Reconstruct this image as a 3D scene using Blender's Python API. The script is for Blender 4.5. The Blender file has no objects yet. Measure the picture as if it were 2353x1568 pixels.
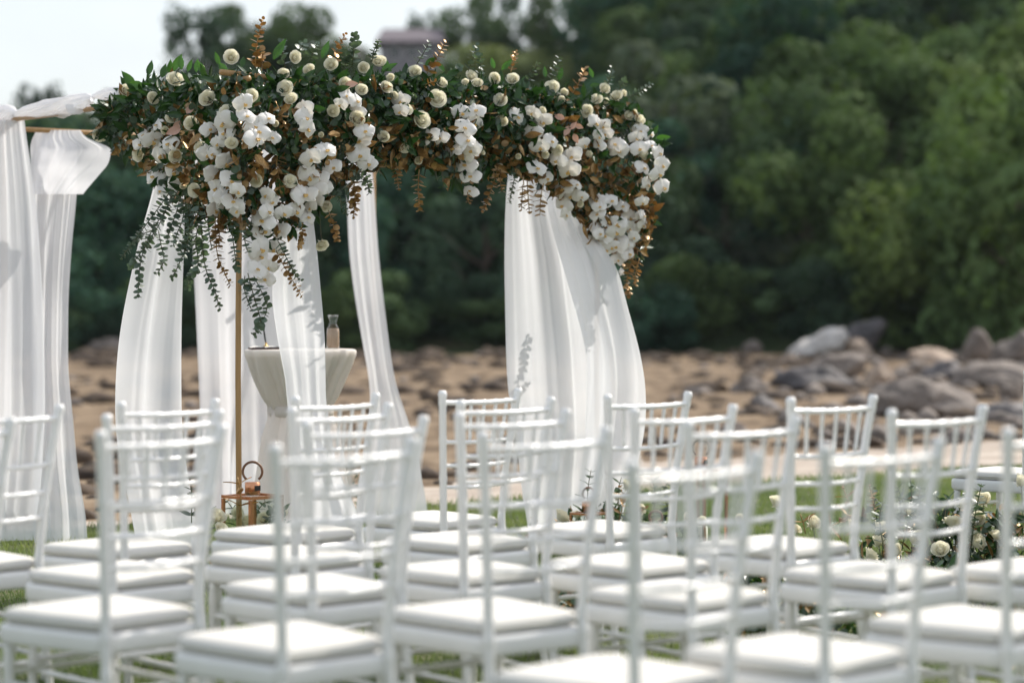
import bpy, math, random
import numpy as np
from mathutils import Vector, Matrix, Quaternion, noise

R = random.Random(7)
PI = math.pi
sc = bpy.context.scene
COL = sc.collection

# ------------------------------------------------------------------ camera, light, exposure
CAM_H = 1.25
F, U0, V0 = 5553.0, 1176.0, 683.0          # focal length in picture units, principal column, horizon row
cam_d = bpy.data.cameras.new("camera")
cam = bpy.data.objects.new("camera", cam_d)
COL.objects.link(cam)
cam.location = (0, 0, CAM_H)
cam.rotation_euler = (PI / 2, 0, 0)
cam_d.sensor_width = 36.0
cam_d.lens = 85.0
cam_d.shift_y = -101.0 / 2352.0
cam_d.clip_start = 0.1
cam_d.clip_end = 3000
cam_d.dof.use_dof = True
cam_d.dof.focus_distance = 10.7
cam_d.dof.aperture_fstop = 1.7
sc.camera = cam

SUN_AZ, SUN_EL = math.radians(46), math.radians(45)
world = bpy.data.worlds.new("World")
sc.world = world
world.use_nodes = True
wn, wl = world.node_tree.nodes, world.node_tree.links
wn.clear()
sky = wn.new("ShaderNodeTexSky")
sky.sky_type = 'NISHITA'
sky.sun_disc = False
sky.sun_elevation = SUN_EL
sky.sun_rotation = SUN_AZ
sky.air_density = 1.0
sky.dust_density = 3.0
sky.ozone_density = 1.0
bg = wn.new("ShaderNodeBackground")
bg.inputs['Strength'].default_value = 0.15
wo = wn.new("ShaderNodeOutputWorld")
# thin bright cloud drifting over the blue
wtc = wn.new("ShaderNodeTexCoord")
wmp = wn.new("ShaderNodeMapping"); wmp.inputs['Scale'].default_value = (1.0, 1.0, 2.4)
wnz = wn.new("ShaderNodeTexNoise"); wnz.inputs['Scale'].default_value = 1.7; wnz.inputs['Detail'].default_value = 5
wrp = wn.new("ShaderNodeMapRange")
wrp.inputs['From Min'].default_value = 0.35; wrp.inputs['From Max'].default_value = 0.6
wrp.inputs['To Min'].default_value = 0.30; wrp.inputs['To Max'].default_value = 0.92
wmx = wn.new("ShaderNodeMix"); wmx.data_type = 'RGBA'
wmx.inputs['B'].default_value = (2.72, 2.86, 2.97, 1)
wl.new(wtc.outputs['Generated'], wmp.inputs[0]); wl.new(wmp.outputs[0], wnz.inputs['Vector'])
wl.new(wnz.outputs['Fac'], wrp.inputs['Value']); wl.new(wrp.outputs[0], wmx.inputs['Factor'])
wl.new(sky.outputs[0], wmx.inputs['A'])
wl.new(wmx.outputs['Result'], bg.inputs['Color'])
wl.new(bg.outputs[0], wo.inputs['Surface'])

sun_d = bpy.data.lights.new("sun", 'SUN')
sun_d.energy = 2.4
sun_d.angle = math.radians(0.5)
sun_d.color = (1.0, 0.95, 0.87)
sun = bpy.data.objects.new("sun", sun_d)
COL.objects.link(sun)
S = Vector((math.cos(SUN_EL) * math.sin(SUN_AZ), math.cos(SUN_EL) * math.cos(SUN_AZ), math.sin(SUN_EL)))
sun.rotation_euler = (-S).to_track_quat('-Z', 'Y').to_euler()

sc.view_settings.view_transform = 'Standard'
sc.view_settings.look = 'None'
sc.view_settings.exposure = 1.02
sc.view_settings.gamma = 1.0
sc.view_settings.use_curve_mapping = False
sc.render.engine = 'CYCLES'
sc.cycles.max_bounces = 10
sc.cycles.transparent_max_bounces = 16
sc.cycles.use_denoising = True


def P(u, v, d):
    """picture column, row and distance from the lens to a place in the world"""
    return Vector(((u - U0) / F * d, d, CAM_H - (v - V0) / F * d))


# ------------------------------------------------------------------ helpers
def tag(o, label=None, cat=None, group=None, kind=None):
    if label: o['label'] = label
    if cat: o['category'] = cat
    if group: o['group'] = group
    if kind: o['kind'] = kind
    return o


def empty(name, loc=(0, 0, 0), rz=0.0):
    o = bpy.data.objects.new(name, None)
    COL.objects.link(o)
    o.location = loc
    o.rotation_euler = (0, 0, rz)
    o.empty_display_size = 0.1
    return o


class MB:
    def __init__(s):
        s.v = []; s.f = []

    def add(s, vs, fs):
        b = len(s.v)
        s.v.extend(vs)
        s.f.extend([tuple(b + i for i in f) for f in fs])

    def tube(s, pts, rad, seg=8, cap=True):
        pts = [Vector(p) for p in pts]
        n = len(pts)
        if not hasattr(rad, '__len__'): rad = [rad] * n
        b = len(s.v)
        t0 = (pts[1] - pts[0]).normalized()
        ref = Vector((0, 0, 1)) if abs(t0.z) < 0.9 else Vector((1, 0, 0))
        a = t0.cross(ref).normalized()
        for i in range(n):
            t = (pts[min(i + 1, n - 1)] - pts[max(i - 1, 0)]).normalized()
            a = (a - t * a.dot(t)).normalized()
            c = t.cross(a)
            for k in range(seg):
                th = 2 * PI * k / seg
                s.v.append(pts[i] + (a * math.cos(th) + c * math.sin(th)) * rad[i])
        for i in range(n - 1):
            for k in range(seg):
                k2 = (k + 1) % seg
                s.f.append((b + i * seg + k, b + i * seg + k2, b + (i + 1) * seg + k2, b + (i + 1) * seg + k))
        if cap:
            s.f.append(tuple(b + k for k in reversed(range(seg))))
            s.f.append(tuple(b + (n - 1) * seg + k for k in range(seg)))
        return s

    def lathe(s, prof, seg=24, c=(0, 0, 0), mod=None):
        b = len(s.v)
        n = len(prof)
        for (r, z) in prof:
            for k in range(seg):
                th = 2 * PI * k / seg
                rr = r * (mod(th, z, r) if mod else 1)
                s.v.append(Vector((c[0] + rr * math.cos(th), c[1] + rr * math.sin(th), c[2] + z)))
        for i in range(n - 1):
            for k in range(seg):
                k2 = (k + 1) % seg
                s.f.append((b + i * seg + k, b + i * seg + k2, b + (i + 1) * seg + k2, b + (i + 1) * seg + k))
        s.f.append(tuple(b + k for k in reversed(range(seg))))
        s.f.append(tuple(b + (n - 1) * seg + k for k in range(seg)))
        return s

    def box(s, c, sz, rz=0.0):
        hx, hy, hz = sz[0] / 2, sz[1] / 2, sz[2] / 2
        q = Matrix.Rotation(rz, 3, 'Z')
        vs = [Vector(c) + q @ Vector((x * hx, y * hy, z * hz)) for z in (-1, 1) for (x, y) in ((-1, -1), (1, -1), (1, 1), (-1, 1))]
        s.add(vs, [(3, 2, 1, 0), (4, 5, 6, 7), (0, 1, 5, 4), (1, 2, 6, 5), (2, 3, 7, 6), (3, 0, 4, 7)])
        return s

    def grid(s, fn, nu, nv):
        b = len(s.v)
        for j in range(nv + 1):
            for i in range(nu + 1):
                s.v.append(Vector(fn(i / nu, j / nv)))
        for j in range(nv):
            for i in range(nu):
                a = b + j * (nu + 1) + i
                s.f.append((a, a + 1, a + nu + 2, a + nu + 1))
        return s

    def mesh(s, name, mat, smooth=True):
        me = bpy.data.meshes.new(name)
        me.from_pydata([tuple(p) for p in s.v], [], s.f)
        if mat: me.materials.append(mat)
        if smooth: me.polygons.foreach_set('use_smooth', [True] * len(me.polygons))
        me.update()
        return me

    def build(s, name, mat, parent=None, smooth=True):
        return link(name, s.mesh(name, mat, smooth), parent)


def link(name, me, parent=None, mw=None):
    o = bpy.data.objects.new(name, me)
    COL.objects.link(o)
    if parent is not None: o.parent = parent
    if mw is not None: o.matrix_local = mw
    return o


def np_mesh(name, V, Fq, mat, smooth=False):
    """big mesh of equal polygons from arrays"""
    me = bpy.data.meshes.new(name)
    n, k = Fq.shape
    me.vertices.add(len(V)); me.vertices.foreach_set('co', V.astype(np.float32).ravel())
    me.loops.add(n * k); me.loops.foreach_set('vertex_index', Fq.astype(np.int32).ravel())
    me.polygons.add(n)
    me.polygons.foreach_set('loop_start', np.arange(0, n * k, k, dtype=np.int32))
    me.polygons.foreach_set('loop_total', np.full(n, k, dtype=np.int32))
    if smooth: me.polygons.foreach_set('use_smooth', np.ones(n, dtype=bool))
    me.materials.append(mat)
    me.update(calc_edges=True)
    me.validate()
    return me


def copy_tree(o, parent=None):
    c = o.copy()
    COL.objects.link(c)
    c.parent = parent
    if parent is not None:
        c.matrix_parent_inverse = o.matrix_parent_inverse.copy()
    for ch in o.children:
        copy_tree(ch, c)
    return c


# ------------------------------------------------------------------ materials
def mat_base(name):
    m = bpy.data.materials.new(name)
    m.use_nodes = True
    nt = m.node_tree
    nt.nodes.clear()
    out = nt.nodes.new('ShaderNodeOutputMaterial')
    return m, nt, out


def color_noise(nt, cols, scale, detail=5, rough=0.6, pos=None, coord='Object', stretch=None):
    tc = nt.nodes.new('ShaderNodeTexCoord')
    no = nt.nodes.new('ShaderNodeTexNoise')
    no.inputs['Scale'].default_value = scale
    no.inputs['Detail'].default_value = detail
    no.inputs['Roughness'].default_value = rough
    src = tc.outputs[coord]
    if stretch:
        mp = nt.nodes.new('ShaderNodeMapping')
        mp.inputs['Scale'].default_value = stretch
        nt.links.new(src, mp.inputs[0]); src = mp.outputs[0]
    nt.links.new(src, no.inputs['Vector'])
    ra = nt.nodes.new('ShaderNodeValToRGB')
    el = ra.color_ramp.elements
    pos = pos or [0.32 + 0.36 * i / max(1, len(cols) - 1) for i in range(len(cols))]
    while len(el) < len(cols): el.new(0.5)
    for e, p, c in zip(el, pos, cols):
        e.position = p; e.color = (*c, 1)
    nt.links.new(no.outputs['Fac'], ra.inputs['Fac'])
    return ra.outputs['Color'], no, src


def pbr(name, cols, scale=6.0, rough=0.5, metal=0.0, bump=0.0, bscale=None, spec=0.5, detail=5, stretch=None, pos=None, coat=0.0, coord='Object'):
    m, nt, out = mat_base(name)
    b = nt.nodes.new('ShaderNodeBsdfPrincipled')
    if len(cols) == 1: cols = [cols[0], tuple(c * 0.92 for c in cols[0])]
    c, no, src = color_noise(nt, cols, scale, detail=detail, stretch=stretch, pos=pos, coord=coord)
    nt.links.new(c, b.inputs['Base Color'])
    b.inputs['Roughness'].default_value = rough
    b.inputs['Metallic'].default_value = metal
    b.inputs['Specular IOR Level'].default_value = spec
    b.inputs['Coat Weight'].default_value = coat
    if bump:
        n2 = nt.nodes.new('ShaderNodeTexNoise')
        n2.inputs['Scale'].default_value = bscale or scale * 4
        n2.inputs['Detail'].default_value = 6
        nt.links.new(src, n2.inputs['Vector'])
        bp = nt.nodes.new('ShaderNodeBump')
        bp.inputs['Strength'].default_value = bump
        bp.inputs['Distance'].default_value = 0.02
        nt.links.new(n2.outputs['Fac'], bp.inputs['Height'])
        nt.links.new(bp.outputs[0], b.inputs['Normal'])
    nt.links.new(b.outputs[0], out.inputs['Surface'])
    return m


def leafy(name, cols, scale=3.0, trans=0.35, rough=0.45, rand=0.0, coord='Object', spec=0.4, tcol=(1.3, 1.5, 0.7), metal=0.0):
    """thin leaf or petal: glossy top plus light let through from behind"""
    m, nt, out = mat_base(name)
    c, no, src = color_noise(nt, cols, scale, coord=coord)
    if rand:
        oi = nt.nodes.new('ShaderNodeObjectInfo')
        hs = nt.nodes.new('ShaderNodeHueSaturation')
        mr = nt.nodes.new('ShaderNodeMapRange')
        mr.inputs['To Min'].default_value = 1 - rand
        mr.inputs['To Max'].default_value = 1 + rand
        nt.links.new(oi.outputs['Random'], mr.inputs['Value'])
        nt.links.new(mr.outputs[0], hs.inputs['Value'])
        nt.links.new(c, hs.inputs['Color'])
        c = hs.outputs['Color']
    b = nt.nodes.new('ShaderNodeBsdfPrincipled')
    b.inputs['Roughness'].default_value = rough
    b.inputs['Specular IOR Level'].default_value = spec
    b.inputs['Metallic'].default_value = metal
    nt.links.new(c, b.inputs['Base Color'])
    t = nt.nodes.new('ShaderNodeBsdfTranslucent')
    mx = nt.nodes.new('ShaderNodeMix'); mx.data_type = 'RGBA'; mx.blend_type = 'MULTIPLY'
    mx.inputs['Factor'].default_value = 1.0
    nt.links.new(c, mx.inputs['A'])
    mx.inputs['B'].default_value = (*tcol, 1)
    nt.links.new(mx.outputs['Result'], t.inputs['Color'])
    ms = nt.nodes.new('ShaderNodeMixShader')
    ms.inputs['Fac'].default_value = trans
    nt.links.new(b.outputs[0], ms.inputs[1]); nt.links.new(t.outputs[0], ms.inputs[2])
    nt.links.new(ms.outputs[0], out.inputs['Surface'])
    return m


def sheer(name, col, clear=0.2, trans=0.5):
    """thin woven cloth that lets light and a little of the view through"""
    m, nt, out = mat_base(name)
    c, no, src = color_noise(nt, [col, tuple(x * 0.96 for x in col)], 4)
    d = nt.nodes.new('ShaderNodeBsdfDiffuse')
    t = nt.nodes.new('ShaderNodeBsdfTranslucent')
    nt.links.new(c, d.inputs[0]); nt.links.new(c, t.inputs[0])
    w = nt.nodes.new('ShaderNodeTexNoise')
    w.inputs['Scale'].default_value = 14; w.inputs['Detail'].default_value = 6
    nt.links.new(src, w.inputs['Vector'])
    bp = nt.nodes.new('ShaderNodeBump'); bp.inputs['Strength'].default_value = 0.25; bp.inputs['Distance'].default_value = 0.02
    nt.links.new(w.outputs['Fac'], bp.inputs['Height'])
    nt.links.new(bp.outputs[0], d.inputs['Normal'])
    ms = nt.nodes.new('ShaderNodeMixShader'); ms.inputs['Fac'].default_value = trans
    nt.links.new(d.outputs[0], ms.inputs[1]); nt.links.new(t.outputs[0], ms.inputs[2])
    tr = nt.nodes.new('ShaderNodeBsdfTransparent')
    lw = nt.nodes.new('ShaderNodeLayerWeight'); lw.inputs['Blend'].default_value = 0.35
    mr = nt.nodes.new('ShaderNodeMapRange')
    mr.inputs['To Min'].default_value = clear; mr.inputs['To Max'].default_value = 0.0
    nt.links.new(lw.outputs['Facing'], mr.inputs['Value'])
    m2 = nt.nodes.new('ShaderNodeMixShader')
    nt.links.new(mr.outputs[0], m2.inputs['Fac'])
    nt.links.new(ms.outputs[0], m2.inputs[1]); nt.links.new(tr.outputs[0], m2.inputs[2])
    nt.links.new(m2.outputs[0], out.inputs['Surface'])
    return m


def glass(name, tint=(1, 1, 1), gloss=0.12):
    m, nt, out = mat_base(name)
    tr = nt.nodes.new('ShaderNodeBsdfTransparent'); tr.inputs[0].default_value = (*tint, 1)
    gl = nt.nodes.new('ShaderNodeBsdfGlossy'); gl.inputs['Roughness'].default_value = 0.02
    lw = nt.nodes.new('ShaderNodeLayerWeight'); lw.inputs['Blend'].default_value = 0.5
    pw = nt.nodes.new('ShaderNodeMath'); pw.operation = 'POWER'; pw.inputs[1].default_value = 4.0
    nt.links.new(lw.outputs['Facing'], pw.inputs[0])
    fr = nt.nodes.new('ShaderNodeMath'); fr.operation = 'MULTIPLY_ADD'; fr.inputs[1].default_value = 0.6; fr.inputs[2].default_value = 0.035
    nt.links.new(pw.outputs[0], fr.inputs[0])
    ms = nt.nodes.new('ShaderNodeMixShader')
    nt.links.new(fr.outputs[0], ms.inputs['Fac'])
    nt.links.new(tr.outputs[0], ms.inputs[1]); nt.links.new(gl.outputs[0], ms.inputs[2])
    nt.links.new(ms.outputs[0], out.inputs['Surface'])
    return m


M = {}
M['chair'] = pbr('chair_white_paint', [(0.825, 0.81, 0.785), (0.785, 0.77, 0.745)], scale=9, rough=0.22, bump=0.03, bscale=60, coat=0.12)
M['cushion'] = pbr('ivory_cushion_cloth', [(0.67, 0.65, 0.607), (0.645, 0.622, 0.575)], scale=7, rough=0.85, bump=0.12, bscale=120, spec=0.2)
M['drape'] = sheer('sheer_white_voile', (0.89, 0.89, 0.91), clear=0.15, trans=0.52)
M['cloth'] = sheer('white_stretch_cloth', (0.94, 0.89, 0.845), clear=0.0, trans=0.5)
M['bamboo'] = pbr('gold_varnished_pole', [(0.46, 0.27, 0.11), (0.36, 0.20, 0.075)], scale=3, stretch=(30, 30, 2), rough=0.38, bump=0.1, bscale=40)
M['rose'] = leafy('ivory_rose_petal', [(0.91, 0.865, 0.70), (0.92, 0.895, 0.80)], scale=30, trans=0.38, rough=0.6, tcol=(1, 0.98, 0.88), spec=0.2)
M['orchid'] = leafy('white_orchid_petal', [(0.93, 0.895, 0.85), (0.91, 0.875, 0.83)], scale=18, trans=0.22, rough=0.5, tcol=(1, 0.98, 0.93), spec=0.3)
M['lip'] = leafy('yellow_orchid_lip', [(0.82, 0.60, 0.16), (0.72, 0.42, 0.10), (0.86, 0.80, 0.58)], scale=90, trans=0.2, tcol=(1, 0.9, 0.5))
M['green'] = leafy('ruscus_leaf_green', [(0.022, 0.058, 0.018), (0.038, 0.092, 0.024), (0.014, 0.038, 0.015)], scale=14, trans=0.2, rough=0.32, rand=0.25)
M['backlit'] = leafy('backlit_green_leaf', [(0.036, 0.100, 0.026), (0.06, 0.14, 0.032), (0.028, 0.074, 0.020)], scale=14, trans=0.40, rough=0.3, rand=0.25)  # brighter copy of the leaf green, backlight put into the colour
M['euca'] = leafy('eucalyptus_leaf_grey_green', [(0.070, 0.110, 0.080), (0.12, 0.16, 0.125), (0.050, 0.080, 0.056)], scale=16, trans=0.22, rough=0.42, rand=0.25)
M['copper'] = leafy('copper_painted_leaf', [(0.44, 0.27, 0.095), (0.27, 0.155, 0.052), (0.62, 0.42, 0.19)], scale=20, trans=0.12, metal=0.55, rough=0.36, rand=0.35, spec=0.8, tcol=(1.2, 0.9, 0.5))
M['blush'] = leafy('blush_leaf', [(0.66, 0.42, 0.32), (0.58, 0.34, 0.26)], scale=20, trans=0.2, rough=0.4, tcol=(1, .9, .8))
M['stem'] = pbr('green_stem', [(0.07, 0.11, 0.035), (0.10, 0.08, 0.04)], scale=20, rough=0.6)
M['coppermetal'] = pbr('polished_copper', [(0.74, 0.36, 0.20), (0.64, 0.29, 0.15)], scale=8, rough=0.24, metal=0.85)
M['darkcopper'] = pbr('brown_leather_ring', [(0.22, 0.10, 0.05), (0.15, 0.07, 0.035)], scale=20, rough=0.4)
M['glass'] = glass('clear_glass', (0.96, 0.98, 0.97))
M['sand'] = pbr('pink_sand', [(0.55, 0.37, 0.27), (0.47, 0.30, 0.21)], scale=160, rough=0.9)
M['black'] = pbr('black_pen_plastic', [(0.015, 0.017, 0.018), (0.02, 0.02, 0.022)], scale=8, rough=0.3)
M['book'] = pbr('dark_leather_cover', [(0.05, 0.025, 0.02), (0.07, 0.035, 0.03)], scale=30, rough=0.5)
M['paper'] = pbr('book_paper', [(0.78, 0.75, 0.68), (0.74, 0.70, 0.63)], scale=30, rough=0.8)
M['gold'] = pbr('gold_pen_holder', [(0.8, 0.55, 0.22), (0.7, 0.45, 0.17)], scale=10, rough=0.25, metal=1.0)
M['wax'] = pbr('ivory_candle_wax', [(0.8, 0.76, 0.66), (0.78, 0.73, 0.62)], scale=10, rough=0.5)
M['lawn'] = pbr('lawn_soil_and_thatch', [(0.055, 0.072, 0.034), (0.095, 0.112, 0.052), (0.14, 0.14, 0.075)], scale=2.2, rough=0.95, bump=0.6, bscale=60, spec=0.1)
M['grass'] = leafy('grass_blade', [(0.105, 0.165, 0.055), (0.195, 0.245, 0.085), (0.30, 0.33, 0.13)], scale=1.6, trans=0.3, rough=0.5, tcol=(1.1, 1.2, 0.75))
M['path'] = pbr('pale_pink_sand', [(0.46, 0.395, 0.33), (0.36, 0.30, 0.25), (0.52, 0.455, 0.385)], scale=1.2, rough=0.95, bump=0.5, bscale=25, spec=0.1)
M['beach'] = pbr('tidal_flat_sand_and_weed', [(0.038, 0.027, 0.018), (0.125, 0.086, 0.053), (0.205, 0.147, 0.094), (0.285, 0.215, 0.145)], pos=[0.30, 0.42, 0.54, 0.70], scale=0.9, stretch=(2.6, 1.0, 1), rough=0.95, bump=0.8, bscale=3.0, detail=9, spec=0.15)
M['hill'] = pbr('hill_soil_and_undergrowth', [(0.018, 0.030, 0.014), (0.035, 0.045, 0.02), (0.05, 0.04, 0.025)], scale=0.4, rough=1.0, bump=0.8, bscale=2, spec=0.05)
M['bark'] = pbr('tree_bark', [(0.10, 0.075, 0.055), (0.06, 0.045, 0.035)], scale=5, stretch=(4, 4, 0.7), rough=0.95, bump=0.6, bscale=14)
M['rock'] = pbr('grey_brown_boulder', [(0.080, 0.066, 0.056), (0.18, 0.148, 0.125), (0.29, 0.245, 0.21)], scale=1.6, rough=0.85, bump=0.9, bscale=5, detail=8)
M['rockpale'] = pbr('sunlit_boulder', [(0.34, 0.31, 0.28), (0.50, 0.47, 0.44), (0.62, 0.60, 0.57)], scale=1.8, rough=0.85, bump=0.9, bscale=5, detail=8)  # paler stone carries the sunlight on the long slab
M['rockdark'] = pbr('dark_wet_and_shaded_boulder', [(0.035, 0.032, 0.033), (0.085, 0.075, 0.075), (0.15, 0.13, 0.125)], scale=1.6, rough=0.7, bump=0.9, bscale=5, detail=8)  # dark stones, also the painted shade on the long slab's far face
M['rocktan'] = pbr('tan_boulder', [(0.24, 0.17, 0.125), (0.38, 0.29, 0.22), (0.46, 0.37, 0.29)], scale=1.6, rough=0.85, bump=0.9, bscale=5, detail=8)
M['roof'] = pbr('purple_grey_roof_tile', [(0.145, 0.12, 0.135), (0.11, 0.09, 0.105)], scale=2, rough=0.8, bump=0.4, bscale=8)
M['wall'] = pbr('mauve_render_wall', [(0.36, 0.32, 0.335), (0.31, 0.275, 0.285)], scale=1.2, rough=0.9)
M['pane'] = pbr('dark_window_pane', [(0.04, 0.045, 0.055), (0.06, 0.065, 0.075)], scale=1, rough=0.1)
TREE_COL = {
    'dark green': [(0.025, 0.046, 0.031), (0.048, 0.080, 0.048), (0.078, 0.116, 0.064)],
    'blue green': [(0.025, 0.055, 0.039), (0.048, 0.100, 0.066), (0.075, 0.139, 0.087)],
    'mid green': [(0.039, 0.066, 0.032), (0.080, 0.123, 0.055), (0.125, 0.173, 0.078)],
    'olive green': [(0.048, 0.078, 0.030), (0.096, 0.146, 0.055), (0.142, 0.196, 0.075)],
    'bright yellow green': [(0.066, 0.100, 0.034), (0.122, 0.168, 0.058), (0.170, 0.218, 0.080)],
    'grey green': [(0.051, 0.068, 0.046), (0.103, 0.128, 0.084), (0.142, 0.169, 0.114)],
    'pale green': [(0.171, 0.205, 0.080), (0.285, 0.325, 0.137), (0.365, 0.399, 0.182)],
}
for k, c in TREE_COL.items():
    M[k] = leafy('tree_leaves_' + k.replace(' ', '_'), c, scale=0.9, trans=0.18, rough=0.85, rand=0.34, spec=0.05)


# ------------------------------------------------------------------ the ground
def sstep(a, b, x):
    t = min(1.0, max(0.0, (x - a) / (b - a)))
    return t * t * (3 - 2 * t)


def edge(x, y):
    return -0.64 * (x + 2.3) + 0.768 * (y - 13.1)


def lawn_z(x, y):
    return 0.026 * sstep(0.1, 1.0, x) * sstep(12.5, 9.0, y) + 0.010 * noise.noise(Vector((x * 0.4, y * 0.4, 3)))


TOPV = [(-900, 300), (-200, 270), (100, 235), (260, 255), (360, 235), (430, 140), (480, 45), (600, 35), (720, 55), (770, 120), (900, 150),
        (1000, 80), (1060, 10), (1150, -60), (1400, -150), (2400, -330), (3400, -420)]


def topv(u):
    for (a, va), (b, vb) in zip(TOPV, TOPV[1:]):
        if u <= b: return va + (vb - va) * max(0, (u - a)) / (b - a)
    return TOPV[-1][1]


def ground_z(x, y):
    e = edge(x, y)
    z = -0.035 - 0.13 * sstep(0.0, 7.0, e)
    if e > 0:
        z += 0.05 * sstep(0.5, 5, e) * noise.fractal(Vector((x * 0.55, y * 0.9, 0.3)), 1.0, 2.0, 4)
    if y > 50:
        u = U0 + F * x / max(y, 60)
        crest = CAM_H + (V0 - topv(u)) / F * 120 - 5.0
        t = min(1.0, max(0.0, (y - 61.0) / 59.0))
        z += (crest + 0.2) * (t ** 0.92)
        if y > 120: z -= (y - 120) * 0.03
        z += 0.5 * t * noise.fractal(Vector((x * 0.09, y * 0.09, 5.1)), 1.0, 2.0, 3)
    return z


def sheet(name, xs, ys, zf, mat, keep=None):
    idx = {}
    V, Fc = [], []
    for j, y in enumerate(ys):
        for i, x in enumerate(xs):
            V.append((x, y, zf(x, y)))
    n = len(xs)
    for j in range(len(ys) - 1):
        for i in range(n - 1):
            if keep and not keep((xs[i] + xs[i + 1]) / 2, (ys[j] + ys[j + 1]) / 2): continue
            a = j * n + i
            Fc.append((a, a + 1, a + n + 1, a + n))
    me = np_mesh(name, np.array(V), np.array(Fc), mat, smooth=True)
    return link(name, me)


def spaced(a, b, st, grow=1.0):
    out = [a]
    while out[-1] < b:
        out.append(out[-1] + st); st *= grow
    return out


ys_b = [-400, -120, -40, -10, 0, 6] + spaced(9, 30, 0.3) + spaced(30.5, 60, 0.8) + spaced(61, 130, 2.0) + [140, 160, 190, 240, 320, 450, 700, 1100, 1800]
xs_b = [-1800, -900, -400, -200, -110, -70] + spaced(-46, -12, 2.0) + spaced(-10, 10, 0.35) + spaced(12, 46, 2.0) + [70, 110, 200, 400, 900, 1800]
# the shore and the wooded hill behind it are one sheet that runs to the horizon
shore = sheet('beach', xs_b, [y for y in ys_b if y <= 60.4], ground_z, M['beach'])
tag(shore, kind='structure')
hill = sheet('hill', xs_b, [max(y for y in ys_b if y <= 60.4)] + [y for y in ys_b if y > 60.4], ground_z, M['hill'])
tag(hill, kind='structure')


def lawn_keep(x, y):
    return edge(x, y) < 0.18 * noise.noise(Vector((x * 1.1, y * 1.1, 0)))


xs_l = [-60, -30, -15] + spaced(-9, 9, 0.16) + [15, 30, 60]
ys_l = [-60, -20, -5, 0, 2] + spaced(2.5, 24, 0.16)
lawn = sheet('lawn', xs_l, ys_l, lawn_z, M['lawn'], lawn_keep)
tag(lawn, kind='structure')


def path_w(x, y): return 0.35 + 2.0 * sstep(-1.8, 1.2, x)


path = sheet('path', spaced(-9, 14, 0.2), spaced(8, 30, 0.2), lambda x, y: max(ground_z(x, y), -0.16) + 0.030 + 0.006 * noise.noise(Vector((x * 3, y * 3, 1))), M['path'],
             lambda x, y: -0.5 < edge(x, y) < path_w(x, y) + 0.3 * noise.noise(Vector((x * 0.9, y * 0.9, 4))))
tag(path, kind='structure')

# grass blades over the part of the lawn that can be seen
rng = np.random.default_rng(3)
N = 150000
gy = 4.2 + (rng.random(N) ** 0.75) * 13.5
gx = (rng.random(N) * 2 - 1) * (0.25 * gy + 0.4)
ee = -0.64 * (gx + 2.3) + 0.768 * (gy - 13.1)
k = ee < 0.10 * rng.standard_normal(N)
gx, gy = gx[k], gy[k]
n = len(gx)
ang = rng.random(n) * 2 * PI
h = 0.022 + 0.028 * rng.random(n)
w = 0.0028 + 0.002 * rng.random(n)
lean = (rng.random((n, 2)) - 0.5) * 0.045
gz = np.array([lawn_z(a, b) for a, b in zip(gx, gy)]) - 0.003
V = np.zeros((n, 3, 3))
V[:, 0] = np.stack([gx - np.cos(ang) * w, gy - np.sin(ang) * w, gz], 1)
V[:, 1] = np.stack([gx + np.cos(ang) * w, gy + np.sin(ang) * w, gz], 1)
V[:, 2] = np.stack([gx + lean[:, 0], gy + lean[:, 1], gz + h], 1)
g = link('grass', np_mesh('grass', V.reshape(-1, 3), np.arange(3 * n).reshape(n, 3), M['grass']))
tag(g, 'short mown grass blades of the ceremony lawn', 'grass', kind='stuff')


# ------------------------------------------------------------------ rocks
def rock_mesh(name, mat, seed, sub=4, cuts=13, rough=0.24):
    import bmesh
    bm = bmesh.new()
    bmesh.ops.create_icosphere(bm, subdivisions=sub, radius=1.0)
    rr = random.Random(seed)
    planes = []
    for _ in range(cuts):
        d = Vector((rr.uniform(-1, 1), rr.uniform(-1, 1), rr.uniform(-0.4, 1))).normalized()
        planes.append((d, rr.uniform(0.42, 0.85)))
    off = Vector((seed * 3.1, seed * 1.7, 0))
    for v in bm.verts:
        c = v.co.copy()
        for d, k in planes:
            e = c.dot(d) - k
            if e > 0: c -= d * e * 0.85
        c *= 1 + rough * noise.fractal(c * 1.6 + off, 1.0, 2.0, 4)
        v.co = c
    me = bpy.data.meshes.new(name)
    bm.to_mesh(me); bm.free()
    me.materials.append(mat)
    me.polygons.foreach_set('use_smooth', [True] * len(me.polygons))
    return me


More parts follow.
